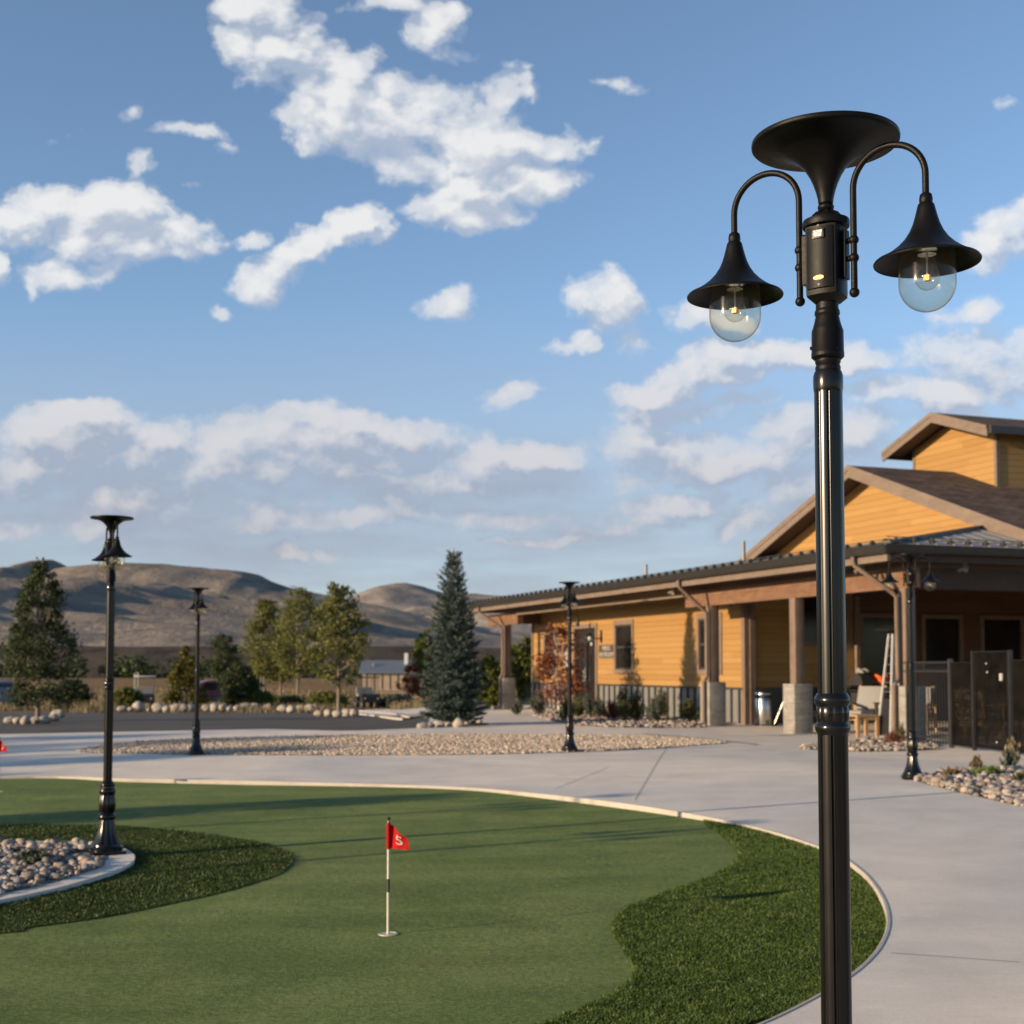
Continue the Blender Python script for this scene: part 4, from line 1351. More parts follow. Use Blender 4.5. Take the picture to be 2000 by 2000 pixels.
# cupola on the ridge
CS, CT0, CT1 = 5.8, 4.22, 7.12
CA, CZ, CSL = 5.67, 7.14, .335
def cz(t): return CZ - abs(t - CA) * CSL
m = MB(); m.prism([(CT0, 5.0), (CT1, 5.0), (CT1, cz(CT1) - .14), (CA, CZ - .14), (CT0, cz(CT0) - .14)], 'x', CS, CS + .12)
m.box(CS + .12, 10.5, CT0, CT0 + .12, 5.0, cz(CT0) - .14); m.box(CS + .12, 10.5, CT1 - .12, CT1, 5.0, cz(CT1) - .14)
m.prism([(CT0 + .12, 5.0), (CT1 - .12, 5.0), (CT1 - .12, cz(CT1) - .14), (CA, CZ - .14), (CT0 + .12, cz(CT0) - .14)], 'x', 10.38, 10.5)
cp = part('cupola', m, 'siding')
m = MB()
slab(m, [(CS - .55, CT0 - .42, cz(CT0 - .42)), (CS - .55, CA, CZ), (11, CA, CZ), (11, CT0 - .42, cz(CT0 - .42))], .06)
slab(m, [(CS - .55, CA, CZ), (CS - .55, CT1 + .42, cz(CT1 + .42)), (11, CT1 + .42, cz(CT1 + .42)), (11, CA, CZ)], .06)
part('cupola_roof', m, 'shingle', cp)
m = MB()
for a, b in ((CT0 - .42, CA), (CA, CT1 + .42)):
    rake(m, CS - .60, CS - .555, a, b, cz, -.02, -.23)
    rake(m, CS - .615, CS - .60, a, b, cz, .01, -.09)
for a, b in ((CT0 - .40, CA), (CA, CT1 + .40)):
    rake(m, CS - .55, CS, a, b, cz, -.075, -.10)
part('cupola_rake', m, 'trim', cp)
m = MB(); m.box(CS - .55, 11, CT0 - .5, CT0 - .42, cz(CT0 - .42) - .16, cz(CT0 - .42) + .01); m.box(CS - .55, 11, CT1 + .42, CT1 + .5, cz(CT1 + .42) - .16, cz(CT1 + .42) + .01)
build_pieces(m, 'cupola_gutter', M['batten'], cp)
m = MB(); m.box(CS - .02, CS + .08, CT0 - .02, CT0 + .06, 5.2, cz(CT0) - .14); m.box(CS - .02, CS + .08, CT1 - .06, CT1 + .02, 5.2, cz(CT1) - .14)
build_pieces(m, 'cupola_corner_trim', M['trim'], cp)
m = MB(); m.box(6.75, 8.6, CT0 - .02, CT0 - .002, 5.68, 6.42); part('louvre_window', m, 'glass', cp)
m = MB(); m.box(6.66, 6.75, CT0 - .05, CT0 - .0, 5.6, 6.5); m.box(8.6, 8.69, CT0 - .05, CT0 - .0, 5.6, 6.5)
build_pieces(m, 'window_trim', M['trim'], cp)
m = MB()
for k in range(9): m.box(6.75, 8.6, CT0 - .05, CT0 - .022, 5.72 + k * .08, 5.74 + k * .08)
part('louvre_slats', m, 'black', cp)
# downspouts
def downspout(tg, tp, sp=-.045):
    m = MB()
    m.tube([(-.63, tg, 3.23), (-.63, tg, 3.14), (-.60, tg, 3.08), (-.10, tp, 2.62), (sp + .06, tp, 2.52), (sp + .06, tp, 1.12), (sp + .03, tp, 1.06), (-.07, tp, .98), (-.07, tp, .10), (-.09, tp, .05), (-.28, tp + .02, .03)], .042, 12)
    part('downspout', m, 'post', None, 50)
downspout(6.95, 6.86); downspout(20.8, 20.3); downspout(.32, -.02)

# wall sign, lamps, security lights: things fixed to the building
def bthing(name, s, t, z, label, cat, group=None):
    p = BW(s, t, z)
    return empty(name, tuple(p), BR, label, cat, group)


sg = bthing('wall_sign', WS - .001, 15.15, 1.77, 'dark brown wall sign with two rows of white capitals between door and window', 'sign')
MB().box(-.03, -.002, -.50, .50, -.17, .17, bev=.004).build('board', M['signbrown'], sg)
m = MB(); m.box(-.036, -.0, -.53, .53, .171, .195); m.box(-.036, 0, -.53, .53, -.195, -.171); m.box(-.036, 0, -.53, -.501, -.17, .17); m.box(-.036, 0, .501, .53, -.17, .17)
m.build('frame', M['trim'], sg)
for txt, z, sz in (("MEN'S", .075, .185), ('RESTROOM', -.095, .165)):
    me = text_mesh(txt, sz, .004)
    w = max(v.co.x for v in me.vertices) - min(v.co.x for v in me.vertices)
    k = (.50 if len(txt) == 5 else .93) / w
    for v in me.vertices:
        x, y, z_ = v.co
        v.co = (-.033 - z_, -x * k, z + y)
    finish('lettering', me, M['signwhite'], sg)
s2 = bthing('notice_board', WS - .001, 18.0, 1.62, 'white notice with rows of marks left of the glass door, half behind the lamp post', 'sign')
MB().box(-.02, -.002, -.22, .30, -.42, .42).build('panel', M['signwhite'], s2)
m = MB()
for r_ in range(4):
    m.box(-.024, -.0202, -.16, .24, -.32 + r_ * .2, -.29 + r_ * .2)
m.build('dark_rows', M['signbrown'], s2)
wl = bthing('wall_lamp', WS, 15.55, 2.2, 'black wall lamp with round globe hung between the glass door and the sign', 'wall lamp')
MB().box(-.03, -.002, -.055, .055, -.17, .17, bev=.01).build('backplate', M['black'], wl)
m = MB(); m.tube([(-.02, 0, -.06), (-.2, 0, -.07), (-.34, 0, 0), (-.36, 0, .06)], .016, 10); m.lathe([(.02, .1), (.05, .08), (.11, .02), (.12, 0.01), (.03, .05)], 20, (-.36, 0, .0)); m.build('arm', M['black'], wl, 50)
MB().ball((-.36, 0, -.06), .065, 16, 10).build('globe', M['signwhite'], wl, 180)
pl = bthing('pendant_lamp', .9, 16.3, 2.62, 'small dark pendant lamp hanging under the eave above the glass door', 'pendant lamp')
m = MB(); m.tube([(0, 0, .5), (0, 0, .05)], .008, 8); m.lathe([(.03, .08), (.055, .04), (.06, -.1), (.045, -.12)], 16); m.build('body', M['black'], pl, 40)
MB().ball((0, 0, -.13), .03, 10, 8).build('bulb', M['signwhite'], pl, 180)
for (s, t, lb) in ((-.3, .55, 'white twin security light under the eave left of the corner downspout'), (-.3, 7.85, 'white twin security light under the eave by the second column'), (1.2, -.35, 'white twin security light under the side eave right of the corner lamp post')):
    o = bthing('security_light', s, t, 3.12, lb, 'security light', 'white security lights under the eaves')
    m = MB(); m.lathe([(.05, 0), (.05, -.03), (.02, -.05)], 16)
    for k in (-1, 1):
        m.tube([(0, 0, -.04), (0, k * .06, -.08)], .012, 8)
        m.tube([(.02, k * .05, -.07), (-.07, k * .10, -.13)], [.025, .045], 14)
    m.build('lamp_heads', M['sensor'], o, 45)


# ------------------------------------------------------------------ patio objects
def thing_at(name, x, y, rz, label, cat, group=None, z=None):
    return empty(name, (x, y, gz(x, y) if z is None else z), rz, label, cat, group)


x, y = G(1491, 1417)
tr = thing_at('trash_can', x, y, BR, 'brushed steel round trash can with domed lid by the porch wall', 'trash can')
MB().lathe([(.18, .03), (.185, .04), (.185, .60), (.18, .61)], 40).build('body', M['steel'], tr, 40)
MB().lathe([(.19, 0), (.19, .03), (.17, .035)], 40).build('foot_ring', M['black'], tr, 40)
MB().lathe([(.175, .61), (.175, .68), (.19, .685), (.19, .70)], 40).build('opening', M['black'], tr, 40)
MB().lathe([(.192, .70), (.192, .725), (.18, .75), (.15, .785), (.10, .81), (.04, .82), (.02, .835), (.0001, .836)], 40, cap=False).build('lid', M['steel'], tr, 50)

x, y = G(1519, 1418)
bm_ = thing_at('broom', x, y, BR, 'dustpan broom leaning on the concrete column beside the trash can', 'broom')
m = MB(); m.tube([(-.08, .0, .05), (.17, -.16, .78)], .012, 8); m.build('handle', M['steel'], bm_, 40)
MB().box(-.19, .0, -.05, .05, 0, .06, bev=.01).build('head', M['black'], bm_)


def armchair(x, y, rz, label):
    o = thing_at('wooden_armchair', x, y, rz, label, 'armchair', 'teak armchairs on the patio')
    # faces -y
    for sx in (-1, 1):
        MB().bar((sx * .33, -.30, 0), (sx * .33, -.30, .56), .055, .07).build('leg', M['teak'], o)
        MB().bar((sx * .33, .34, 0), (sx * .33, .26, .56), .055, .07).build('leg', M['teak'], o)
        MB().bar((sx * .33, -.36, .58), (sx * .33, .36, .54), .075, .04).build('armrest', M['teak'], o)
    m = MB(); m.box(-.30, .30, -.30, -.26, .22, .32); m.box(-.30, .30, .20, .13, .22, .32); m.box(-.33, -.29, -.3, .25, .23, .31); m.box(.29, .33, -.3, .25, .23, .31)
    for k in range(7): m.box(-.29, .29, -.25 + k * .065, -.21 + k * .065, .30, .32)
    m.build('seat_frame', M['teak'], o)
    m = MB()
    for sx in (-1, 1): m.bar((sx * .27, .18, .28), (sx * .27, .44, .92), .05, .04)
    for k in range(5): m.bar((-.27, .22 + k * .05, .38 + k * .125), (.27, .22 + k * .05, .38 + k * .125), .03, .06)
    m.build('backrest', M['teak'], o)
    MB().box(-.28, .28, -.30, .20, .325, .42, bev=.03).build('seat_cushion', M['cushion'], o, 50)
    Mx = Matrix.Translation((0, .21, .42)) @ Matrix.Rotation(math.radians(-22), 4, 'X')
    m = MB(); m.box(-.27, .27, -.09, .01, 0, .5, Mx, bev=.03); m.build('back_cushion', M['cushion'], o, 50)
    return o


def side_table(x, y, rz, label, w=.42, h=.40):
    o = thing_at('side_table', x, y, rz, label, 'side table', 'teak side tables on the patio')
    for sx in (-1, 1):
        for sy in (-1, 1):
            MB().box(sx * w / 2 - .03, sx * w / 2 + .03, sy * w / 2 - .03, sy * w / 2 + .03, 0, h - .04).build('leg', M['teak'], o)
    m = MB()
    for k in range(5):
        a = -w / 2 - .03 + k * (w + .06) / 5
        m.box(a + .004, a + (w + .06) / 5 - .004, -w / 2 - .03, w / 2 + .03, h - .04, h, bev=.003)
    m.box(-w / 2 + .03, w / 2 - .03, -w / 2 - .015, -w / 2 + .015, h - .10, h - .042); m.box(-w / 2 + .03, w / 2 - .03, w / 2 - .015, w / 2 + .015, h - .10, h - .042)
    m.build('table_top', M['teak'], o)


p = G(1692, 1427); armchair(p[0], p[1], math.radians(-35), 'teak armchair with grey cushions behind the small table, left of the patio heater')
p = G(1603, 1432); side_table(p[0] + .12, p[1] + .2, math.radians(22), 'low teak table half hidden behind the big lamp post', .5, .42)
p = G(1684, 1439); side_table(p[0], p[1], math.radians(15), 'low teak table in front of the grey cushioned armchair', .40, .42)
for (a, b, rz, lb) in ((8.55, 24.6, 2.4, 'teak armchair seen through the black picket fence'), (9.3, 26.2, 1.2, 'teak armchair deep in the patio behind the gate'), (8.1, 26.9, -.6, 'teak armchair turned away near the porch windows')):
    armchair(a, b, rz, lb)

# grill with things on its side shelf
p = G(1702, 1415)
gr = thing_at('barbecue_grill', p[0], p[1], BR, 'black barbecue grill cart against the porch wall, cluttered on top', 'grill')
gr.scale = (1, 1, 1.22)
m = MB(); m.box(-.42, .42, -.26, .26, .62, .74, bev=.02); m.box(-.70, -.42, -.22, .22, .70, .74); m.box(.42, .70, -.22, .22, .70, .74); m.build('firebox', M['black'], gr)
m = MB()
vs = []; 
prof_ = [(-.26, .74), (-.26, .80), (-.20, .90), (-.08, .96), (.08, .96), (.2, .9), (.26, .80), (.26, .74)]
m.prism(prof_, 'x', -.41, -.12); m.build('hood', M['black_cloth'], gr)
m = MB(); m.box(-.40, .40, -.22, .22, .10, .60, bev=.01); m.build('cabinet', M['black_cloth'], gr)
for sx in (-1, 1):
    for sy in (-1, 1):
        MB().box(sx * .38 - .02, sx * .38 + .02, sy * .21 - .02, sy * .21 + .02, 0, .1).build('leg', M['black'], gr)
m = MB(); m.tube([(-.36, -.31, .70), (.36, -.31, .70)], .012, 8); m.build('handle', M['steel'], gr)


def crumple(name, cx, cy, cz_, sx, sy, sz, mat, seed):
    bm = bmesh.new(); bmesh.ops.create_icosphere(bm, subdivisions=4, radius=1)
    rr_ = random.Random(seed); ph = [rr_.uniform(0, 6) for _ in range(6)]
    for v in bm.verts:
        n = v.co.copy()
        d = .16 * math.sin(n.x * 5 + ph[0] + 2 * n.z) + .13 * math.sin(n.y * 7 + ph[1] + n.x * 4) + .10 * math.sin(n.z * 11 + ph[2] + n.x * 6)
        v.co = Vector((cx + n.x * sx * (1 + d), cy + n.y * sy * (1 + d), cz_ + max(n.z, -.55) * sz * (1 + d)))
    me = bpy.data.meshes.new(name); bm.to_mesh(me); bm.free()
    return finish(name, me, mat, None, 180)


gp = Vector((p[0], p[1], .745)); Rm = Matrix.Rotation(BR, 4, 'Z')
q1 = gp + Rm @ Vector((.16, -.05, .265)); tag(crumple('life_vest', q1.x, q1.y, q1.z, .24, .18, .15, M['orange'], 4), 'bright orange folded life vest lying on the black grill', 'vest')
q1 = gp + Rm @ Vector((-.27, -.05, .47)); tag(crumple('towel', q1.x, q1.y, q1.z, .14, .12, .07, M['cushion'], 9), 'grey crumpled towel on top of the grill hood', 'towel')

# pyramid patio heater
x, y = G(1750, 1440)
ht = thing_at('patio_heater', x, y, math.radians(12), 'tall pyramid patio heater with white frame bars and dark hood beside the corner column', 'patio heater')
H0, H1, b0, b1 = .02, 1.93, .25, .075
for sx in (-1, 1):
    for sy in (-1, 1):
        MB().bar((sx * b0, sy * b0, 0), (sx * b1, sy * b1, H1), .028, .028).build('corner_bar', M['white'], ht)
m = MB()
def hw(z): return b0 + (b1 - b0) * z / H1 - .012
vs = []
for z in (.03, .72): vs += [(sx * hw(z), sy * hw(z), z) for sx, sy in ((-1, -1), (1, -1), (1, 1), (-1, 1))]
m.add(vs, [(0, 1, 5, 4), (1, 2, 6, 5), (2, 3, 7, 6), (3, 0, 4, 7), (4, 5, 6, 7)]); m.build('base_panels', M['black'], ht)
m = MB()
for k in range(7):
    z = .85 + k * .17; w = hw(z)
    for a, b in (((-w, -w, z), (w, -w, z)), ((w, -w, z), (w, w, z)), ((w, w, z), (-w, w, z)), ((-w, w, z), (-w, -w, z))): m.bar(a, b, .008)
m.build('guard_grid', M['panel'], ht)
MB().tube([(0, 0, .72), (0, 0, 1.93)], .05, 16).build('flame_tube', M['globe'], ht, 60)
MB().lathe([(.36, 2.0), (.37, 2.01), (.30, 2.05), (.1, 2.09), (.0001, 2.10)], 32).build('hood', M['black'], ht, 40)
MB().box(-.09, .09, -.09, .09, 1.93, 2.0).build('neck', M['black'], ht)

# fence and gate
fa = np.array(G(1768, 1452)); fb = np.array(G(1859, 1461)); fc = np.array(G(1904, 1466)); fd = np.array(G(1977, 1475)); fe = fd + (fd - fc) / np.linalg.norm(fd - fc) * 2.2 + np.array([.25, 0])


def rail(mb, a, b, z, w=.03, h=.03):
    mb.bar((a[0], a[1], z), (b[0], b[1], z), w, h)


fn = empty('picket_fence', (fa[0], fa[1], 0), 0, 'black metal picket fence running from the corner column to its square post', 'fence')
def rel(p, o): return np.array([p[0] - o[0], p[1] - o[1]])
a, b = rel(fa, fa), rel(fb, fa)
m = MB(); rail(m, a, b, 1.385); rail(m, a, b, 1.24); rail(m, a, b, .14); build_pieces(m, 'rail', M['black'], fn)
m = MB(); N = 17
for k in range(1, N):
    q_ = a + (b - a) * k / N; m.box(q_[0] - .009, q_[0] + .009, q_[1] - .009, q_[1] + .009, .05, 1.385)
build_pieces(m, 'picket', M['black'], fn)
pm = MB(); pm.box(b[0] - .035, b[0] + .035, b[1] - .035, b[1] + .035, 0, 1.44, bev=.004); pm.build('fence_post', M['batten'], fn)

f2 = empty('mesh_fence_panel', (fb[0], fb[1], 0), 0, 'fence panel covered with dark shade mesh between the post and the gate', 'fence')
a = rel(fb + (fc - fb) * .06, fb); b = rel(fb + (fc - fb) * .95, fb)
def meshpanel(root, a, b, z0, z1, nb=8):
    m = MB(); rail(m, a, b, z1); rail(m, a, b, z0 + .05); build_pieces(m, 'rail', M['black'], root)
    m = MB()
    for k in range(1, nb):
        q_ = a + (b - a) * k / nb; m.box(q_[0] - .008, q_[0] + .008, q_[1] - .008, q_[1] + .008, z0, z1)
    build_pieces(m, 'picket', M['black'], root)
    d = (b - a) / np.linalg.norm(b - a); n = np.array([d[1], -d[0]]) * -.018
    if n[0] > 0: n = -n
    m = MB(); m.add([(a[0] + n[0], a[1] + n[1], z0 + .02), (b[0] + n[0], b[1] + n[1], z0 + .02), (b[0] + n[0], b[1] + n[1], z1 + .01), (a[0] + n[0], a[1] + n[1], z1 + .01)], [(0, 1, 2, 3)])
    m.build('shade_mesh', M['mesh'], root)
meshpanel(f2, a, b, .03, 1.37)
gt = empty('mesh_gate', (fc[0], fc[1], 0), 0, 'tall black gate covered with mesh, with a white latch, between two posts', 'gate')
a = np.array([0., 0.]); b = rel(fd, fc)
for q_ in (a, b):
    MB().box(q_[0] - .03, q_[0] + .03, q_[1] - .03, q_[1] + .03, 0, 1.56, bev=.004).build('gate_post', M['black'], gt)
aa = a + (b - a) * .06; bb = b - (b - a) * .06
m = MB(); rail(m, aa, bb, 1.535); rail(m, aa, bb, .95); rail(m, aa, bb, .5); rail(m, aa, bb, .08)
for q_ in (aa, bb): m.box(q_[0] - .02, q_[0] + .02, q_[1] - .02, q_[1] + .02, .06, 1.55)
m.build('gate_frame', M['black'], gt)
d = (b - a) / np.linalg.norm(b - a)
nn = np.array([d[1], -d[0]]);
if nn[0] > 0: nn = -nn
m = MB(); o_ = nn * .024; m.add([(aa[0] + o_[0], aa[1] + o_[1], .06), (bb[0] + o_[0], bb[1] + o_[1], .06), (bb[0] + o_[0], bb[1] + o_[1], 1.54), (aa[0] + o_[0], aa[1] + o_[1], 1.54)], [(0, 1, 2, 3)]); m.build('shade_mesh', M['mesh'], gt)
q_ = aa + (bb - aa) * .86 + nn * .04
m = MB(); m.box(q_[0] - .02, q_[0] + .02, q_[1] - .02, q_[1] + .02, 1.10, 1.21, bev=.006); m.build('latch', M['white'], gt)
for k, z in ((.40, 1.33), (.42, 1.2), (.62, .12), (-.3, .2)):
    pass
m = MB()
for k, z in ((.40, 1.36), (.43, 1.23), (.68, .17)):
    q_ = aa + (bb - aa) * k + nn * .03; m.ball((q_[0], q_[1], z), .014, 8, 6)
build_pieces(m, 'white_tie', M['white'], gt)
f3 = empty('mesh_fence_panel', (fd[0], fd[1], 0), 0, 'fence panel with dark mesh right of the gate at the picture edge', 'fence')
meshpanel(f3, rel(fd, fd) + d * .08, rel(fe, fd), .03, 1.40, 16)


# ------------------------------------------------------------------ plants
def quads_mesh(name, C, N_, size, mat, parent, seed, aspect=.7, droop=None):
    """C centres (n,3), one bent leaf quad each"""
    r = np.random.default_rng(seed)
    n = len(C)
    a = r.normal(size=(n, 3)); a /= np.linalg.norm(a, axis=1)[:, None]
    if droop is not None:
        a = a * .6 + droop; a /= np.linalg.norm(a, axis=1)[:, None]
    b = r.normal(size=(n, 3)); b -= (b * a).sum(1)[:, None] * a; b /= np.linalg.norm(b, axis=1)[:, None]
    s = size * r.uniform(.6, 1.3, n)[:, None]
    V = np.stack([C - a * s * .5, C + b * s * aspect * .5, C + a * s * .5, C - b * s * aspect * .5], 1)
    F = np.arange(n * 4).reshape(n, 4)
    return npmesh(name, V.reshape(-1, 3), F, mat, parent)


def crown_points(seed, n, H, z0, rad, clumps, prof, cl_r, gap=.0):
    """points gathered in clumps inside a crown; prof(t) radius factor for t 0..1 bottom to top"""
    r = np.random.default_rng(seed)
    t = r.random(clumps) ** .9
    pr = np.array([prof(x) for x in t])
    k = r.random(clumps) < (pr * .9 + .15)
    t = t[k]; pr = pr[k]
    a = r.uniform(0, 2 * np.pi, len(t)); q = np.sqrt(r.uniform(.15, 1, len(t)))
    cx = rad * pr * q * np.cos(a); cy = rad * pr * q * np.sin(a); cz_ = z0 + t * (H - z0)
    cen = np.stack([cx, cy, cz_], 1)
    w = r.uniform(.5, 1.3, len(t))
    idx = r.choice(len(t), n, p=w / w.sum())
    sig = cl_r * (.45 + .75 * pr[idx])[:, None] * r.uniform(.6, 1.2, (len(t), 1))[idx]
    pts = cen[idx] + r.normal(size=(n, 3)) * sig * np.array([1, 1, .8])
    return pts, cen


def tree(name, x, y, H, rad, z0, mat, label, cat='tree', group=None, n=7000, clumps=110, leaf=.07, prof=None, bark='bark', cl_r=.16, trunk_r=.05, seed=1, sub=0., stems=1, z=None, droop=None, aspect=.7, limbs=40):
    root = empty(name, (x, y, (gz(x, y) if z is None else z) - .03), 0, label, cat, group)
    prof = prof or (lambda t: math.sin(math.pi * min(1, (t * .82 + .12))) ** .8)
    pts, cen = crown_points(seed, n, H, z0, rad, clumps, prof, cl_r)
    quads_mesh('crown', pts, None, leaf, mat, root, seed + 5, aspect, droop)
    r = random.Random(seed)
    m = MB()
    for s_ in range(stems):
        ox, oy = (0, 0) if stems == 1 else (r.uniform(-.12, .12), r.uniform(-.12, .12))
        top = (ox * 3 + r.uniform(-.05, .05), oy * 3, H * .93)
        pl_ = [(ox * (1 + 2 * k / 8) + r.uniform(-.02, .02) * rad, oy * (1 + 2 * k / 8) + r.uniform(-.02, .02) * rad, H * .93 * k / 8) for k in range(9)]
        m.tube(pl_, [trunk_r * (1 - .85 * k / 8) for k in range(9)], 8)
    for c in cen[:limbs]:
        zb = max(z0 * .7, c[2] - .28 * abs(c[2] - z0) - .25 * rad)
        k = min(1, zb / H)
        m.tube([(0, 0, zb), (c[0] * .5, c[1] * .5, zb + (c[2] - zb) * .4), tuple(c)], [trunk_r * (1 - .85 * k) * .5, trunk_r * .22, trunk_r * .08], 5)
    m.build('trunk', M[bark], root, 60)
    return root


def boulder_mesh(seed):
    v, f = ICO[2]
    bm = bmesh.new(); bmesh.ops.create_icosphere(bm, subdivisions=3, radius=1)
    r = random.Random(seed); ph = [r.uniform(0, 6) for _ in range(6)]; s = (r.uniform(.9, 1.25), r.uniform(.75, 1.0), r.uniform(.6, .85))
    for q in bm.verts:
        n = q.co
        d = 1 + .09 * math.sin(3 * n.x + ph[0] + n.y * 2) + .07 * math.sin(4 * n.y + ph[1] + n.z * 2) + .05 * math.sin(5 * n.z + ph[2] + 4 * n.x)
        q.co = Vector((n.x * s[0] * d, n.y * s[1] * d, n.z * s[2] * d))
    me = bpy.data.meshes.new('boulder'); bm.to_mesh(me); bm.free()
    me.polygons.foreach_set('use_smooth', [True] * len(me.polygons)); me.materials.append(M['boulder'])
    return me


BM = [boulder_mesh(s) for s in range(6)]


def boulder(x, y, r, label, group, k=0, z=None, rz=0.):
    o = bpy.data.objects.new('boulder', BM[k % 6]); col.objects.link(o)
    o.location = (x, y, (gz(x, y) if z is None else z) + r * .45); o.scale = (r, r, r); o.rotation_euler = (0, 0, rz)
    tag(o, label, 'boulder', group)


# blue spruce: whorls of drooping branches clothed in needles
def spruce(x, y, H, rad, label):
    root = empty('blue_spruce', (x, y, gz(x, y)), 0, label, 'spruce tree')
    r = np.random.default_rng(31)
    C = []; Dd = []
    m = MB()
    m.tube([(0, 0, 0), (.02, 0, H * .35), (.0, .01, H * .7), (.01, 0, H * .97), (.01, 0, H + .12)], [.085, .07, .04, .016, .006], 10)
    z = .10
    while z < H * .985:
        f = z / H
        R = rad * float(np.interp(f, [0, .07, .3, .6, .68, .75, .84, .9, .96, 1.], [.80, 1., .86, .61, .55, .40, .34, .20, .15, .04])) * (1 + r.normal(0, .07))
        nb = int(max(5, 13 * (1 - f) + 5))
        ph = r.uniform(0, 6.28)
        for k in range(nb):
            a = ph + 2 * np.pi * k / nb + r.normal(0, .12)
            L = R * r.uniform(.66, 1.14)
            rise = .50 * f + .08 + r.normal(0, .07)
            tip = np.array([math.cos(a) * L, math.sin(a) * L, z + L * rise + .04])
            if k % 2 == 0: m.tube([(0, 0, z), tuple(tip * [.5, .5, 1] + [0, 0, -.04 * L]), tuple(tip)], [.012, .008, .003], 4)
            steps = max(3, int(L / .055))
            for s in range(steps + 1):
                u = (s + .6) / steps
                if u < .25: continue
                base = np.array([math.cos(a) * L * u, math.sin(a) * L * u, z + (L * rise + .04) * u ** 1.4])
                side = .30 * L * (1.1 - u) + .03
                for sg_ in (-1, 0, 1):
                    q_ = base + np.array([-math.sin(a), math.cos(a), 0]) * sg_ * side * r.uniform(.4, 1.0) + r.normal(0, .018, 3)
                    dr = np.array([math.cos(a + sg_ * .7), math.sin(a + sg_ * .7), .22 + rise]); dr /= np.linalg.norm(dr)
                    C.append(q_); Dd.append(dr)
        z += .085 + .045 * f
    C = np.array(C); Dd = np.array(Dd)
    # each tuft: ring of needles around a short twig
    K = 15
    n = len(C)
    rep = np.repeat(np.arange(n), K)
    b = C[rep] + Dd[rep] * r.uniform(-.055, .055, (n * K, 1))
    rnd = r.normal(size=(n * K, 3)); dirn = Dd[rep] * .8 + rnd / np.linalg.norm(rnd, axis=1)[:, None] * .85; dirn /= np.linalg.norm(dirn, axis=1)[:, None]
    ln = r.uniform(.035, .065, (n * K, 1))
    w = np.cross(dirn, r.normal(size=(n * K, 3))); w /= np.linalg.norm(w, axis=1)[:, None]
    ww = .009
    V = np.stack([b - w * ww, b + w * ww, b + dirn * ln], 1)
    npmesh('needles', V.reshape(-1, 3), np.arange(n * K * 3).reshape(-1, 3), M['spruce'], root)
    m.build('trunk', M['bark'], root, 60)


SPx, SPy = G(885, 1416)
spruce(SPx, SPy, 3.94, .67, 'blue spruce with a thin leaning tip, ringed by pale boulders in front of the clubhouse')
mound = [(SPx + .78 * math.cos(a) * (1 + .1 * math.sin(3 * a)), SPy + .72 * math.sin(a)) for a in np.linspace(0, 2 * math.pi, 25)[:-1]]
tag(sheet('spruce_soil', ccw(mound), .03, M['soil'], cell=.5, thick=.05), kind='structure')
for i, (px, py, rr_) in enumerate(((825, 1421, .105), (841, 1420, .10), (858, 1419, .12), (875, 1418, .085), (896, 1419, .15), (912, 1416, .09), (925, 1414, .085), (936, 1411, .08))):
    q = G(px, py + 1)
    boulder(q[0], q[1], rr_, ['pale boulder at the left end of the ring under the blue spruce', 'second pale boulder from the left under the blue spruce', 'long tan boulder, third from the left under the blue spruce', 'small upright boulder in the middle of the ring under the blue spruce', 'largest white boulder in the ring under the blue spruce', 'sixth boulder from the left under the blue spruce', 'seventh boulder from the left under the blue spruce', 'last small boulder at the right end of the ring under the blue spruce'][i], 'boulders ringing the blue spruce', i, rz=i * 1.3)

# the tree at the left with its stone ring
tx, ty = G(72, 1408)
cone = lambda t: (1.02 - t) ** .52 * min(1, .5 + t * 2.2) * (.88 + .14 * math.sin(t * 17 + 1))
tree('leafy_tree', tx, ty, 4.35, 1.18, .55, M['darkleaf'], 'dense dark green tree at the left, in a ring of grey stones', n=17000, clumps=230, leaf=.075, prof=cone, cl_r=.13, trunk_r=.07, seed=5)
for i, (px, py, rr_) in enumerate(((18, 1411, .13), (34, 1412, .13), (50, 1413, .15), (70, 1412, .14), (88, 1412, .16), (104, 1408, .17), (112, 1401, .20))):
    q = G(px, py); boulder(q[0], q[1], rr_, ['leftmost stone in the ring under the dark left tree', 'second stone from the left under the dark left tree', 'third stone from the left under the dark left tree', 'fourth stone from the left under the dark left tree', 'white fifth stone from the left under the dark left tree', 'sixth stone from the left under the dark left tree', 'big grey stone at the right of the ring under the dark left tree'][i], 'stones ringing the dark left tree', i + 2, rz=i)
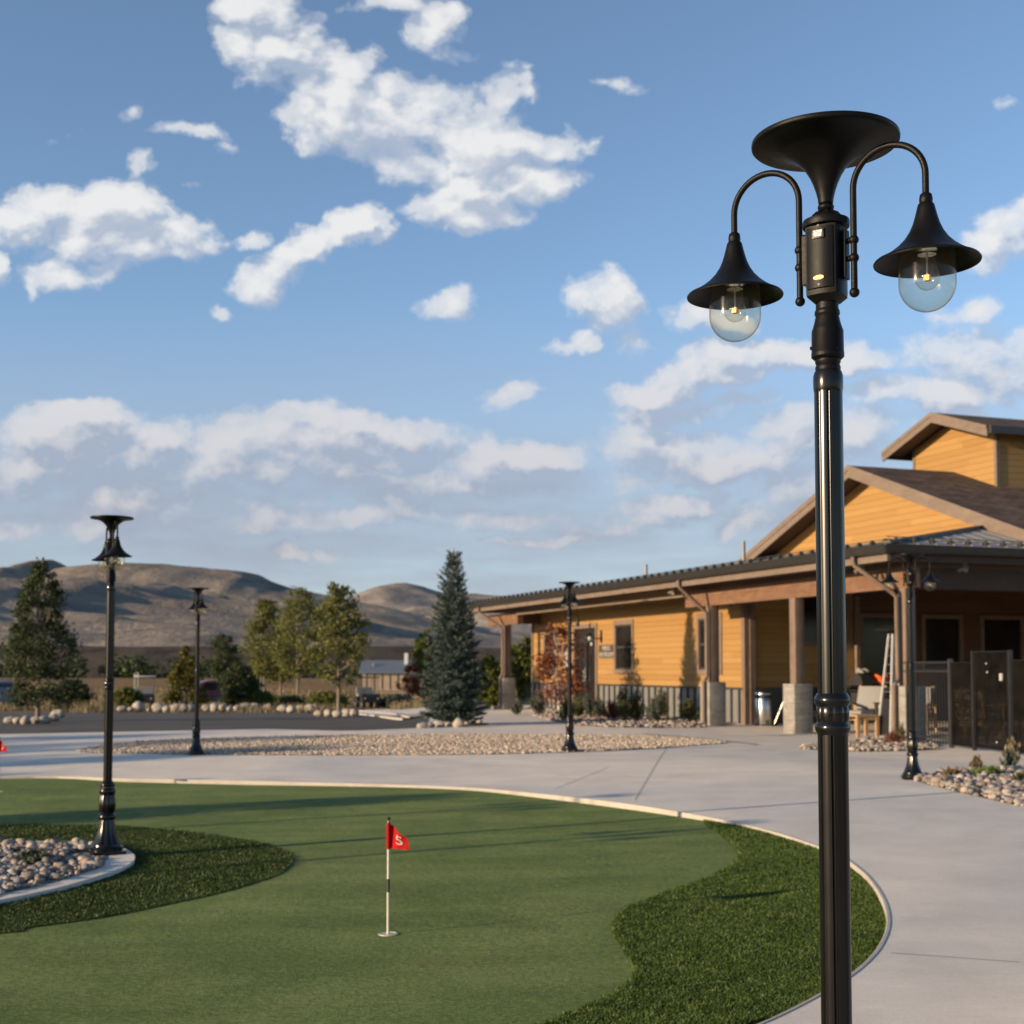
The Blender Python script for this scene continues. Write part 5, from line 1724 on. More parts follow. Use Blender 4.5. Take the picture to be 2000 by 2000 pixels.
# aspens
def young(t): return (math.sin(math.pi * min(1., t * .80 + .14)) ** .9)
for i, (px, py, topy, wpx, lb, sd_) in enumerate(((515, 1378, 1172, 30, 'thin yellowing aspen behind the square-headed street light', 41), (581, 1381, 1150, 46, 'middle young aspen with pale trunk and stones at its foot', 42), (661, 1397, 1143, 50, 'nearest young aspen with round full crown, right of the other two', 43), (548, 1377, 1215, 28, 'low aspen behind the gap between the two left aspens', 44))):
    q = G(px, py); s_ = q[1] / 2600
    H = (py - topy) * s_
    tree('aspen_tree', q[0], q[1], H, wpx * s_ * 1.12, H * .26, M['aspen'], lb, 'tree', 'young aspens beyond the road', n=7500, clumps=130, leaf=.055 + .0011 * q[1], prof=young, bark='bark', cl_r=.0022 * q[1] + .04, trunk_r=.05 + .0005 * q[1], seed=sd_)
for grp, pts, nm in (('stones at the foot of the nearest aspen', ((622, 1398, .16), (641, 1398, .18), (659, 1399, .17), (676, 1398, .17), (692, 1398, .17)), 'nearest aspen'),
                     ('stones at the foot of the middle aspen', ((552, 1389, .24), (569, 1390, .22), (588, 1387, .2), (604, 1388, .22), (616, 1387, .22)), 'middle aspen')):
    od = ['leftmost', 'second', 'middle', 'fourth', 'rightmost']
    for i, (px, py, rr_) in enumerate(pts):
        q = G(px, py); boulder(q[0], q[1], rr_, '%s of the five stones at the foot of the %s' % (od[i], nm), grp, i + 1, rz=i * 2.)
rb = [(238, 1387, .3), (256, 1387, .25), (271, 1386, .55), (291, 1388, .2), (310, 1387, .42), (325, 1388, .3), (341, 1387, .42), (357, 1387, .42), (374, 1386, .36), (404, 1386, .38), (418, 1386, .38), (435, 1386, .38), (449, 1387, .28), (463, 1386, .34), (478, 1385, .42), (497, 1384, .42), (509, 1380, .45), (524, 1385, .35)]
wds = ['dull stone under the shrubs, first of the roadside row', 'flat grey stone, second of the roadside row', 'large tan boulder in front of the golf cart with the white roof', 'tiny stone right of the large tan roadside boulder', 'pale boulder at the right rear of the left golf cart', 'low tan stone left of the bleached sticks', 'tan boulder at the foot of the bleached sticks', 'white boulder just left of the distant lamp post', 'brown stone left of the distant lamp post pole', 'first tan boulder in front of the dark red car', 'second tan boulder in front of the dark red car', 'grey boulder at the rear of the dark red car', 'small stone right of the dark red car', 'stone under the pale green bush', 'long pale boulder between bush and thin aspen', 'flat pale boulder left of the street light foot', 'big stone at the foot of the square-headed street light', 'stone right of the street light foot']
for i, ((px, py, rr_), lb) in enumerate(zip(rb, wds)):
    q = G(px, py + 1); boulder(q[0], q[1], rr_ * .62, lb, 'boulders along the far side of the road', i, rz=i * .9)

# other trees and shrubs seen beyond the road
def fir(t): return (1.0 - t) ** .8
def blob(t): return math.sin(math.pi * min(1, t * .9 + .08)) ** .6
def at_px(px, py): q = G(px, py); return q[0], q[1], q[1] / 2600
bg = [
    ('conifer_tree', 362, 1384, 1262, 42, 'yellowfir', fir, 'yellowing conifer between the golf cart and the dark red car', .10, 51),
    ('bush', 468, 1383, 1302, 36, 'darkleaf', blob, 'pale green bush right of the dark red car', .05, 52),
    ('bush', 247, 1384, 1345, 26, 'yellowbush', blob, 'yellow green shrub left of the golf cart with the white roof', .03, 53),
    ('bush', 140, 1386, 1330, 34, 'darkleaf', blob, 'dark bush right of the dense left tree', .03, 54),
    ('bush', 505, 1383, 1352, 26, 'yellowbush', blob, 'low yellow shrub at the foot of the thin aspen', .03, 55),
    ('bush', 640, 1384, 1355, 32, 'yellowbush', blob, 'low yellow green shrub behind the nearest aspen trunk', .03, 56),
    ('leafy_tree', 828, 1376, 1228, 22, 'yellowbush', blob, 'tall yellow green tree peeking out left of the blue spruce', .05, 57),
    ('maple_tree', 803, 1377, 1300, 26, 'redleaf', blob, 'small red leaved tree in front of the far barn', .22, 58),
    ('leafy_tree', 955, 1380, 1282, 26, 'yellowbush', blob, 'bright yellow green tree between the spruce and the end column', .04, 59),
    ('leafy_tree', 1028, 1376, 1248, 34, 'yellowbush', blob, 'yellow green tree seen through the end of the porch', .12, 60),
    ('bush', 770, 1380, 1360, 26, 'sage', blob, 'grey green shrub left of the spruce beyond the path', .02, 61),
    ('bush', 560, 1382, 1362, 30, 'olive', blob, 'dark low shrub between the left aspens', .02, 62),
]
for nm, px, by, ty_, wpx, mt, pf, lb, z0f, sd_ in bg:
    many = 2200 if mt == 'redleaf' else 7000
    x, y, s_ = at_px(px, by)
    H = (by - ty_) * s_; R = wpx * s_
    tree(nm, x, y, H, R, H * z0f, M[mt], lb, 'tree' if 'tree' in nm else 'shrub', None if 'tree' in nm else 'shrubs beyond the road', n=many, clumps=many // 78, leaf=.055 + .0012 * y, prof=pf, cl_r=.13 * R + .02, trunk_r=.02 * H, seed=sd_, limbs=16)
x, y = (440 - 1000) / 2600 * 240, 240
tree('leafy_tree', x, y, 9.2, 2.9, 1.2, M['darkleaf'], 'distant round dark tree standing alone in front of the hillside', 'tree', None, n=7000, clumps=60, leaf=.34, prof=blob, cl_r=.55, trunk_r=.2, seed=70, z=-1.9)
# dark tree belt at the foot of the bank (a far mass)
r = np.random.default_rng(77)
pts = []
for k in range(150):
    cx = r.uniform(-260, 230); h = r.uniform(3, 7.5) * (1.15 if cx < -60 else .8); w = r.uniform(3, 7)
    n_ = 130
    a = r.normal(size=(n_, 3)); a /= np.linalg.norm(a, axis=1)[:, None]
    pts.append(np.array([cx, r.uniform(405, 428), -2.2 + h * .5]) + a * np.array([w, 3, h * .55]) * r.uniform(.5, 1, (n_, 1)))
o = quads_mesh('tree_belt', np.concatenate(pts), None, 1.3, M['darkleaf'], None, 78, .8)
tag(o, 'dark belt of far trees along the foot of the scrub bank', 'trees', kind='stuff')
# tall dry grass and weeds in the field beyond the road
n = 26000
r = np.random.default_rng(80)
yy = 1 / r.uniform(1 / 190, 1 / 57, n); xx = yy * (r.uniform(-120, 1010, n) - 1000) / 2600
pq = 1000 + 2600 * xx / yy
kp = (fbm(xx * .12, yy * .05, 3, 8) > .45) & ~((pq > 670) & (pq < 765) & (yy < 90)) & ~((pq > 235) & (pq < 330) & (yy < 80)) & ~((pq > 355) & (pq < 465) & (yy < 80))
xx = xx[kp]; yy = yy[kp]; n = len(xx)
k0 = np.array([gz(a, b) for a, b in zip(xx, yy)]) - .12
h = r.uniform(.12, .38, n) * (1 + fbm(xx * .1, yy * .1, 2, 9)); w = .02 * yy / 60 * 1.6; a = r.uniform(0, 6.28, n); ln_ = r.normal(0, .12, n)
V = np.stack([np.stack([xx - np.cos(a) * w, yy - np.sin(a) * w, k0], 1), np.stack([xx + np.cos(a) * w, yy + np.sin(a) * w, k0], 1), np.stack([xx + ln_, yy, k0 + h], 1)], 1)
o = npmesh('dry_grass', V.reshape(-1, 3), np.arange(n * 3).reshape(-1, 3), M['straw'])
tag(o, 'tall dry straw coloured grass in the field beyond the road', 'grass', kind='stuff')

# red maple and shrubs in front of the facade
q = G(1098, 1400)
def loose(t): return math.sin(math.pi * min(1, t * .85 + .12)) ** .7
tree('maple_tree', q[0], q[1], 2.55, .58, .35, M['redleaf'], 'slender red leaved maple in front of the orange facade beside the lamp post', n=2600, clumps=75, leaf=.085, prof=loose, cl_r=.13, trunk_r=.022, seed=90, stems=2, bark='palebark', limbs=60)


def shrub(px, py, H, R, mat, label, sd_, n=2600, leaf=.05, up=.5, kind_='bush', grp='shrubs in the rock bed along the wall', xy=None):
    x, y = xy or G(px, py)
    root = empty(kind_, (x, y, gz(x, y)), 0, label, 'shrub', grp)
    r = np.random.default_rng(sd_)
    ns = 40
    a = r.uniform(0, 2 * np.pi, ns); lean = r.uniform(.05, 1., ns)
    tips = np.stack([np.cos(a) * R * lean, np.sin(a) * R * lean, H * (1.02 - .55 * lean ** 2) * r.uniform(.7, 1.05, ns)], 1)
    idx = r.integers(0, ns, n); u = r.uniform(.25, 1., n) ** .8
    C = tips[idx] * u[:, None] ** np.array([.9, .9, 1.1]) + r.normal(0, .028 * (H + R), (n, 3)) * .9
    C[:, 2] = np.abs(C[:, 2]) + .01
    quads_mesh('foliage', C, None, leaf, M[mat], root, sd_ + 1, .38, np.array([0, 0, up]))
    m = MB()
    for tp in tips[:26]: m.tube([(0, 0, 0), tuple(tp * [.45, .45, .55]), tuple(tp)], [.008, .005, .002], 4)
    m.build('stems', M['bark'], root)


sh = [
    (1152, 1405, .62, .30, 'sage', 'grey green sage bush just right of the lamp post by the door'),
    (1172, 1402, .50, .26, 'sage', 'second grey sage bush under the wall sign'),
    (1196, 1408, .50, .28, 'redleaf', 'low reddish shrub between the sage bush and the dark juniper'),
    (1217, 1411, .78, .34, 'olive', 'tall dark juniper shrub under the tall narrow window'),
    (1241, 1409, .70, .30, 'olive', 'dark upright shrub right of the tall juniper'),
    (1284, 1413, .62, .36, 'sage', 'big round blue grey sage bush in front of the metal wainscot'),
    (1291, 1403, .72, .28, 'olive', 'dark shrub rising behind the big round sage bush'),
    (1346, 1412, .58, .36, 'olive', 'dark rounded shrub left of the second column'),
    (1108, 1412, .55, .26, 'yellowbush', 'yellow green shrub at the foot of the lamp post by the door'),
    (1052, 1397, .70, .30, 'sage', 'sage bush at the left end of the wall bed'),
    (1010, 1397, .42, .20, 'sage', 'small sage tuft beyond the path near the end column'),
    (1130, 1404, .60, .26, 'olive', 'olive shrub in front of the glass door'),
]
for i, (px, py, H, R, mt, lb) in enumerate(sh):
    shrub(px, py, H, R, mt, lb, 100 + i)
# plants of the right bed
shrub(1908, 1508, .19, .10, 'straw', 'pale feathery grass tuft at the back of the right rock bed', 130, 500, .05, 1.2, 'grass_tuft', 'plants in the right rock bed')
shrub(1973, 1503, .24, .15, 'sage', 'grey blue grass tuft with straw plumes near the right edge', 131, 900, .06, 1.2, 'grass_tuft', 'plants in the right rock bed')
shrub(1978, 1498, .38, .12, 'straw', 'tall thin straw plumes rising behind the grey tuft', 136, 160, .08, 2.0, 'grass_tuft', 'plants in the right rock bed')
shrub(1922, 1520, .13, .20, 'limeleaf', 'bright green ground cover mat in the middle of the right rock bed', 132, 1500, .03, .2, 'ground_cover_plant', 'plants in the right rock bed')
shrub(1939, 1518, .12, .17, 'limeleaf', 'second bright green mat beside the first in the right rock bed', 137, 1300, .03, .2, 'ground_cover_plant', 'plants in the right rock bed')
shrub(1858, 1522, .12, .17, 'straw', 'buff dry mat plant near the left tip of the right rock bed', 133, 900, .04, .5, 'ground_cover_plant', 'plants in the right rock bed')
shrub(1994, 1535, .14, .13, 'olive', 'dark green mat plant at the picture edge in the right rock bed', 134, 1000, .03, .3, 'ground_cover_plant', 'plants in the right rock bed')
shrub(1745, 1455, .26, .20, 'redleaf', 'low red tinged shrub at the foot of the corner column', 135, 700, .04, .5, 'bush', 'plants in the corner rock bed')
shrub(1760, 1452, .34, .14, 'olive', 'small green shrub between the corner column and the lamp post', 139, 500, .04, .7, 'bush', 'plants in the corner rock bed')
shrub(62, 1688, .10, .16, 'sage', 'small grey tuft among the rocks of the island', 138, 900, .035, .8, 'grass_tuft', 'plants in the island')

# off-frame shade trees at the left (their shadows reach the picture)
tree('leafy_tree', -13.2, 8.95, 3.1, .5, .9, M['darkleaf'], 'slender tree left of the green whose shadow crosses the turf', n=6000, clumps=80, leaf=.08, prof=blob, cl_r=.12, trunk_r=.04, seed=201)
for k_, (x_, y_, H_, R_, lb_) in enumerate(((-23.5, 10.0, 4.0, 1.1, 'loose shade tree nearest the green, out at the left'), (-24.5, 12.2, 5.2, 1.4, 'broad loose shade tree left of the plaza'),
                                       (-27., 14.2, 5.6, 1.6, 'second broad loose shade tree left of the plaza'), (-29., 16.6, 5.2, 1.6, 'third broad loose shade tree beside the road at the far left'))):
    tree('leafy_tree', x_, y_, H_, R_, .7, M['darkleaf'], lb_, n=5200, clumps=120, leaf=.14, prof=blob, cl_r=.22, trunk_r=.08, seed=202 + k_)

# ------------------------------------------------------------------ far objects
def cart(x, y, rz, label, body, roof):
    o = thing_at('golf_cart', x, y, rz, label, 'golf cart', 'golf carts parked beyond the road', z=gz(x, y) - .1)
    # length along y, front at -y
    m = MB(); m.prism([(-1.15, .35), (-1.15, .62), (-.95, .82), (-.60, .88), (-.52, .45), (.20, .42), (.25, .70), (1.15, .70), (1.18, .35)], 'x', -.55, .55); m.build('body', M[body], o)
    for sx in (-1, 1):
        for yy_ in (-.80, .80):
            w = MB(); w.lathe([(.10, 0), (.23, 0), (.25, .03), (.25, .17), (.23, .2), (.10, .2)], 20)
            w.v = [(sx * .44 + (c_ - .1), a_ + yy_, b_ + .25) for a_, b_, c_ in w.v]; wo_ = w.build('wheel', M['tyre'], o, 40)
            w = MB(); w.lathe([(.001, -.005), (.12, -.005), (.12, .205), (.001, .205)], 14, cap=False)
            w.v = [(sx * .44 + (c_ - .1), a_ + yy_, b_ + .25) for a_, b_, c_ in w.v]; w.build('rim', M['silver'], wo_, 40)
    m = MB(); m.box(-.5, .5, .25, .75, .70, .84, bev=.04); m.box(-.5, .5, .70, .82, .84, 1.25, bev=.04); m.build('seat', M['cushion'], o)
    m = MB()
    for sx in (-1, 1):
        m.tube([(sx * .52, -.72, .82), (sx * .50, -.50, 1.80)], .018, 8); m.tube([(sx * .52, 1.0, .68), (sx * .50, .85, 1.80)], .018, 8)
    build_pieces(m, 'roof_post', M['black'], o)
    MB().box(-.60, .60, -.75, 1.05, 1.80, 1.87, bev=.03).build('roof', M[roof], o, 40)
    m = MB(); m.add([(-.5, -.71, .86), (.5, -.71, .86), (.48, -.50, 1.78), (-.48, -.50, 1.78)], [(0, 1, 2, 3)]); m.build('windscreen', M['globe'], o)
    for sx in (-1, 1):
        m = MB(); m.ball((sx * .38, -1.14, .60), .06, 10, 8); m.build('headlight', M['sensor'], o, 180)
    m = MB(); m.tube([(-.25, -.55, .88), (-.25, -.28, 1.05)], .02, 8); m.lathe([(.15, 0), (.165, .012), (.15, .024), (.14, .012)], 16, (-.25, -.26, 1.04)); m.build('steering_wheel', M['black'], o)
    m = MB(); m.box(-.5, .5, .95, 1.25, .72, .78); m.build('rear_deck', M['black'], o)
    return o


q = G(282, 1381); cart(q[0], q[1], math.radians(15), 'golf cart with white roof behind the large tan boulder, left of the conifer', 'black', 'white')
q = G(717, 1380); cart(q[0], q[1], math.radians(20), 'dark golf cart with thin dark roof parked near the path, left of the spruce', 'black', 'black')


def car(x, y, rz, label, paint, suv=True):
    o = thing_at('parked_car', x, y, rz, label, 'car', 'cars parked beyond the road', z=gz(x, y) - .1)
    # length along x
    prof_ = [(-2.25, .35), (-2.28, .85), (-2.15, 1.05), (-1.95, 1.62), (-1.6, 1.72), (.35, 1.72), (.65, 1.64), (1.25, 1.12), (2.05, .98), (2.28, .80), (2.3, .35)]
    bm = bmesh.new()
    rings = []
    for yy_, k in ((-.9, .93), (-.86, 1.), (.86, 1.), (.9, .93)):
        vs = []
        for a_, b_ in prof_:
            inset = .14 * max(0, b_ - 1.02) / .7
            vs.append(bm.verts.new((a_ * (k if b_ > .36 else 1), yy_ * (1 - inset / .9), .35 + (b_ - .35) * (.96 + .04 * k))))
        rings.append(vs)
    for r0_, r1_ in zip(rings, rings[1:]):
        for i in range(len(prof_)):
            j = (i + 1) % len(prof_); bm.faces.new((r0_[i], r0_[j], r1_[j], r1_[i]))
    bm.faces.new(rings[0]); bm.faces.new(rings[-1][::-1])
    bmesh.ops.recalc_face_normals(bm, faces=bm.faces)
    me = bpy.data.meshes.new('body'); bm.to_mesh(me); bm.free(); finish('body', me, M[paint], o, 40)
    for sg_ in (-1, 1):
        m = MB(); m.add([(-1.85, sg_ * .885, 1.08), (.95, sg_ * .885, 1.10), (.50, sg_ * .80, 1.60), (-1.70, sg_ * .80, 1.60)], [(0, 1, 2, 3)]); m.build('side_window', M['glass'], o)
        for xx_ in (-1.42, 1.42):
            w = MB(); w.lathe([(.12, 0), (.33, 0), (.36, .03), (.36, .19), (.33, .22), (.12, .22)], 24)
            w.v = [(a_ + xx_, sg_ * .82 + (c_ - .11), b_ + .36) for a_, b_, c_ in w.v]; wo_ = w.build('wheel', M['tyre'], o, 40)
            w = MB(); w.lathe([(.001, -.006), (.21, -.006), (.21, .226), (.001, .226)], 14, cap=False)
            w.v = [(a_ + xx_, sg_ * .82 + (c_ - .11), b_ + .36) for a_, b_, c_ in w.v]; w.build('rim', M['silver'], wo_, 40)
    for yy_ in (-.65, .65):
        m = MB(); m.box(2.18, 2.30, yy_ - .16, yy_ + .16, .72, .86, bev=.02); m.build('headlight', M['sensor'], o)
        m = MB(); m.box(-2.29, -2.18, yy_ - .12, yy_ + .12, .85, 1.05, bev=.02); m.build('tail_light', M['darkred'], o)
    m = MB(); m.add([(-2.12, -.75, 1.12), (-2.12, .75, 1.12), (-1.98, .68, 1.56), (-1.98, -.68, 1.56)], [(0, 1, 2, 3)]); m.build('rear_window', M['glass'], o)
    m = MB(); m.add([(1.24, -.75, 1.14), (1.24, .75, 1.14), (.68, .68, 1.62), (.68, -.68, 1.62)], [(0, 1, 2, 3)]); m.build('windscreen', M['glass'], o)
    return o


q = G(412, 1378); car(q[0], q[1], math.radians(205), 'dark red car parked behind the boulders, half behind the distant lamp post', 'darkred')
q = G(-38, 1378); car(q[0], q[1], math.radians(160), 'pale silver car parked at the far left behind the dense tree', 'silver')

# bleached sticks beside the conifer
x, y = G(345, 1384)
st = thing_at('wooden_stakes', x, y, 0, 'pair of bleached leaning stakes in front of the conifer', 'stakes')
for k in range(2):
    m = MB(); m.tube([(k * .12, 0, -.1), (.45 + k * .15, .1, 1.05)], [.035, .025], 6); m.build('stake', M['palebark'], st)
# street light behind the thin aspen
x, y = G(511, 1377); Hs = (1377 - 1170) / 2600 * y
sl = thing_at('street_light', x, y, 0, 'dark square-headed parking lot light behind the thin aspen', 'street light')
MB().tube([(0, 0, -.1), (0, 0, Hs)], [.14, .10], 12).build('pole', M['black'], sl, 40)
MB().box(.05, 1.0, -.22, .22, Hs - .28, Hs - .14, bev=.03).build('lamp_head', M['black'], sl)
MB().lathe([(.25, -.1), (.25, .5), (.2, .55)], 20).build('footing', M['formed'], sl, 40)
# two utility masts near the left golf cart
x, y = (268 - 1000) / 2600 * 130, 130
up = thing_at('utility_pole', x, y, 0, 'pair of pale poles with a cross arm rising behind the white roofed golf cart', 'utility pole', z=-1.9)
MB().tube([(-.15, 0, -.1), (-.15, 0, 2.7)], .04, 10).build('pole', M['palebark'], up)
MB().tube([(.15, 0, -.1), (.15, 0, 2.8)], .04, 10).build('pole', M['palebark'], up)
MB().box(-.25, .25, -.04, .04, 2.45, 2.53).build('cross_arm', M['palebark'], up)
# green utility cabinet beyond the end column
x, y = G(1031, 1376)
ub = thing_at('utility_cabinet', x, y, BR, 'dark green utility cabinet beyond the end column', 'utility cabinet')
MB().box(-.18, .22, -.35, .35, .1, 1.0, bev=.02).build('cabinet', M['greenbox'], ub)
MB().box(-.22, .26, -.4, .4, 0, .1).build('pad', M['formed'], ub)
m = MB(); m.box(-.2, -.181, -.01, .01, .15, .95); m.box(-.21, -.182, .06, .10, .45, .6); m.build('door_seam', M['black'], ub)
# barn
D = 170.
def atd(px, py, D):
    d_ = ray(px, py); k = D / d_[1]; return _c + d_ * k
pa, pb = atd(708, 1334, D), atd(806, 1334, D)
zg = -1.9
bn = empty('barn', (pa[0], D, zg), 0, 'low barn with blue grey metal roof and vertical board walls behind the golf cart', 'building')
W_ = (pb - pa)[0]; zt = atd(700, 1313, D)[2] - zg; zr_ = atd(700, 1289, D)[2] - zg
MB().box(0, W_, 0, 8, 0, zt).build('wall', M['barnwall'], bn)
m = MB()
k = .5
while k < W_: m.box(k - .05, k + .05, -.06, -.001, .1, zt - .05); k += 1.
m.build('wall_battens', M['batten'], bn)
m = MB(); slab(m, [(-.5, -.5, zt), (W_ + .5, -.5, zt), (W_ + .5, 4, zr_), (-.5, 4, zr_)], .15); slab(m, [(-.5, 4, zr_), (W_ + .5, 4, zr_), (W_ + .5, 8.5, zt), (-.5, 8.5, zt)], .15)
rf_ = m.build('roof', M['barnroof'], bn)
m = MB(); m.prism([(0, zt), (8, zt), (4, zr_ - .1)], 'x', .05, W_ - .05); m.build('gable', M['batten'], bn)
m = MB(); m.box(W_ * .80, W_ * .80 + .45, 2.4, 2.9, zr_ - 1.0, zr_ + .9); m.build('chimney', M['white'], rf_)
m = MB(); m.box(W_ * .16, W_ * .16 + .3, 1.6, 1.9, zt + .3, zt + 1.3); m.build('roof_vent', M['panel'], rf_)
m = MB()
pa2 = atd(690, 1345, 120)
for k in range(14):
    m.box(k * 1.6, k * 1.6 + .08, 0, .08, 0, 1.1)
for z in (.4, .8, 1.05): m.box(0, 13 * 1.6, .02, .06, z, z + .08)
rail_f = empty('rail_fence', (pa2[0] + 2, 120, -1.75), 0, 'faded timber rail fence in the dry field in front of the barn', 'fence')
m.build('rails_and_posts', M['barnwall'], rail_f)


# ------------------------------------------------------------------ clouds: a far curved backdrop of cumulus high above the hills
def clouds():
    R = 9000.
    na, ne = 124, 44
    V = []
    for j in range(ne + 1):
        e = math.radians(.5 + 44 * j / ne)
        for i in range(na + 1):
            a = math.radians(-62 + 124 * i / na)
            V.append((R * math.cos(e) * math.sin(a), R * math.cos(e) * math.cos(a), R * math.sin(e) + EYE))
    i = np.arange((na + 1) * (ne + 1)).reshape(ne + 1, na + 1)
    F = np.stack([i[:-1, :-1], i[:-1, 1:], i[1:, 1:], i[1:, :-1]], -1).reshape(-1, 4)
    B = [
        # big diagonal cloud
        (520, 30, 120, 60, 0, 1.), (545, 130, 85, 75, 0, 1.), (640, 150, 125, 90, -25, 1.1), (600, 240, 100, 60, -20, 1.), (720, 250, 140, 95, -20, 1.2), (850, 230, 150, 95, -15, 1.), (790, 320, 120, 55, -10, 1.),
        (950, 165, 70, 60, 0, .9), (950, 300, 130, 70, -5, 1.1), (1070, 285, 110, 38, 10, .9), (900, 390, 130, 62, 0, 1.1), (1030, 360, 110, 50, 20, 1.), (950, 440, 90, 38, 0, .9),
        (850, 50, 75, 48, 20, .75), (880, 100, 52, 24, 0, .7), (760, 10, 90, 30, 0, .7), (700, 130, 60, 40, 0, .7), (480, 90, 70, 60, 0, .8),
        # wisps left
        (247, 225, 40, 24, -30, .62), (365, 268, 85, 22, -5, .65), (130, 282, 32, 18, 0, .45), (272, 338, 36, 20, 40, .45), (440, 300, 34, 12, 0, .4), (380, 360, 30, 11, 0, .4),
        # left cloud
        (180, 400, 160, 46, 0, 1.15), (40, 430, 90, 44, 0, 1.), (240, 455, 190, 58, 0, 1.15), (360, 470, 90, 36, -10, .9), (160, 515, 130, 36, 5, .85), (70, 540, 26, 28, 0, .7), (485, 470, 55, 22, 0, .7), (-10, 510, 34, 45, 0, .8),
        # middle small
        (695, 428, 68, 42, 10, 1.), (600, 480, 90, 38, 30, 1.), (520, 545, 88, 48, 25, .85), (430, 612, 38, 14, 0, .6), (885, 585, 74, 34, 5, .75), (1000, 775, 72, 34, 35, .62), (1245, 185, 48, 15, 0, .4), (1985, 200, 30, 18, 0, .4),
        # right middle
        (1190, 590, 110, 68, 0, 1.2), (1115, 665, 62, 17, 10, .7), (1370, 620, 80, 34, -10, .75), (1250, 640, 70, 40, 0, .6),
        # long right cloud
        (1450, 710, 200, 52, 8, 1.2), (1270, 765, 130, 34, 5, 1.), (1360, 790, 190, 30, 5, .8), (1650, 700, 130, 40, 5, .9),
        (1520, 830, 160, 46, 8, .9), (1420, 900, 230, 46, 6, .95), (1600, 870, 200, 60, 5, .9),
        (1975, 450, 120, 72, 25, 1.), (1900, 610, 90, 40, 20, .8), (1910, 690, 170, 60, 5, .95), (1800, 765, 190, 44, 5, .85), (1990, 745, 90, 60, 0, .8), (1720, 830, 180, 40, 5, .6),
        # band on the left
        (110, 835, 200, 56, 0, 1.15), (320, 860, 160, 60, 0, 1.0), (520, 835, 210, 66, 0, 1.2), (720, 850, 190, 52, 0, 1.1), (420, 910, 520, 56, 0, .85), (60, 920, 220, 62, 0, .8), (810, 910, 150, 30, 0, .6), (250, 900, 420, 60, 0, .9), (620, 890, 260, 50, 0, .9), (130, 800, 120, 26, 0, .8), (540, 795, 90, 22, 0, .8), (690, 815, 80, 22, 0, .8), (350, 980, 500, 40, 0, .55), (340, 885, 640, 92, 0, .72), (980, 935, 360, 46, 0, .64), (1500, 880, 420, 80, 0, .66), (900, 1010, 400, 36, 0, .5),
        (1010, 900, 170, 42, 5, .95), (930, 950, 150, 30, 0, .7),
        (240, 950, 140, 36, 10, .75), (60, 960, 150, 30, 0, .7), (535, 935, 60, 34, -25, .62), (700, 1020, 260, 30, 3, .7), (740, 985, 60, 28, 0, .6), (540, 1035, 160, 22, 0, .55),
        (1330, 985, 170, 38, 10, .85), (1240, 1030, 160, 24, 5, .7), (1100, 1062, 200, 18, 3, .7), (1480, 1020, 130, 20, 5, .6), (640, 1085, 120, 14, 0, .5), (860, 1075, 70, 14, 0, .5), (200, 1030, 260, 24, 0, .5), (1600, 960, 300, 60, 0, .6),
    ]

    B = [b_ if b_[5] > .62 else b_[:5] + (b_[5] * .72,) for b_ in B]

    def make(blobs):
        t = NT('cumulus_clouds')
        tc = t.n('TexCoord'); sp = t.n('SeparateXYZ'); t.L(tc.outputs['Object'], sp.inputs[0])
        qx = t.math('DIVIDE', sp.outputs[0], sp.outputs[1]); qz = t.math('DIVIDE', sp.outputs[2], sp.outputs[1])
        # work in units of 1/2.6 so that numbers read like thousandths of the photo
        cb = t.n('CombineXYZ'); t.L(t.math('MULTIPLY', qx, 2.6), cb.inputs[0]); t.L(t.math('MULTIPLY', qz, 2.6), cb.inputs[1])
        q0 = cb.outputs[0]
        def field(q):
            # domain warp so that no outline is an ellipse
            nz = t.n('TexNoise'); nz.inputs['Scale'].default_value = 4.8; nz.inputs['Detail'].default_value = 5; nz.inputs['Roughness'].default_value = .62
            t.L(q, nz.inputs['Vector'])
            sub = t.n('VectorMath', operation='SUBTRACT'); t.L(nz.outputs['Color'], sub.inputs[0]); sub.inputs[1].default_value = (.5, .5, .5)
            ma = t.n('VectorMath', operation='MULTIPLY_ADD'); t.L(sub.outputs[0], ma.inputs[0]); ma.inputs[1].default_value = (.24, .15, 0); t.L(q, ma.inputs[2])
            q2 = ma.outputs[0]
            cur = None
            sx_ = t.n('SeparateXYZ'); t.L(q2, sx_.inputs[0])
            for (px, py, rx, ry, ang, w) in blobs:
                cc_ = t.n('CombineXYZ'); t.L(sx_.outputs[0], cc_.inputs[0]); t.L(sx_.outputs[1], cc_.inputs[1])
                if cur is not None: t.L(cur, cc_.inputs[2])      # z only serves to chain the nodes, its weight is nil
                d_ = ray(px, py)
                mp = t.n('Mapping', vector_type='TEXTURE')
                mp.inputs['Location'].default_value = (d_[0] / d_[1] * 2.6, d_[2] / d_[1] * 2.6, 0)
                mp.inputs['Rotation'].default_value = (0, 0, math.radians(ang))
                mp.inputs['Scale'].default_value = (rx / 1000, ry / 1000, 1e7)
                t.L(cc_.outputs[0], mp.inputs[0])
                dp = t.n('VectorMath', operation='DOT_PRODUCT'); t.L(mp.outputs[0], dp.inputs[0]); t.L(mp.outputs[0], dp.inputs[1])
                f = t.math('MULTIPLY_ADD', dp.outputs['Value'], -w, w)
                if cur is None: cur = f
                else:
                    nd = t.n('Math', operation='SMOOTH_MAX'); t.L(cur, nd.inputs[0]); t.L(f, nd.inputs[1]); nd.inputs[2].default_value = .35
                    cur = nd.outputs[0]
            if cur is None: cur = t.math('ADD', -1.0, 0.0)
            return t.math('MAXIMUM', cur, -1.0)

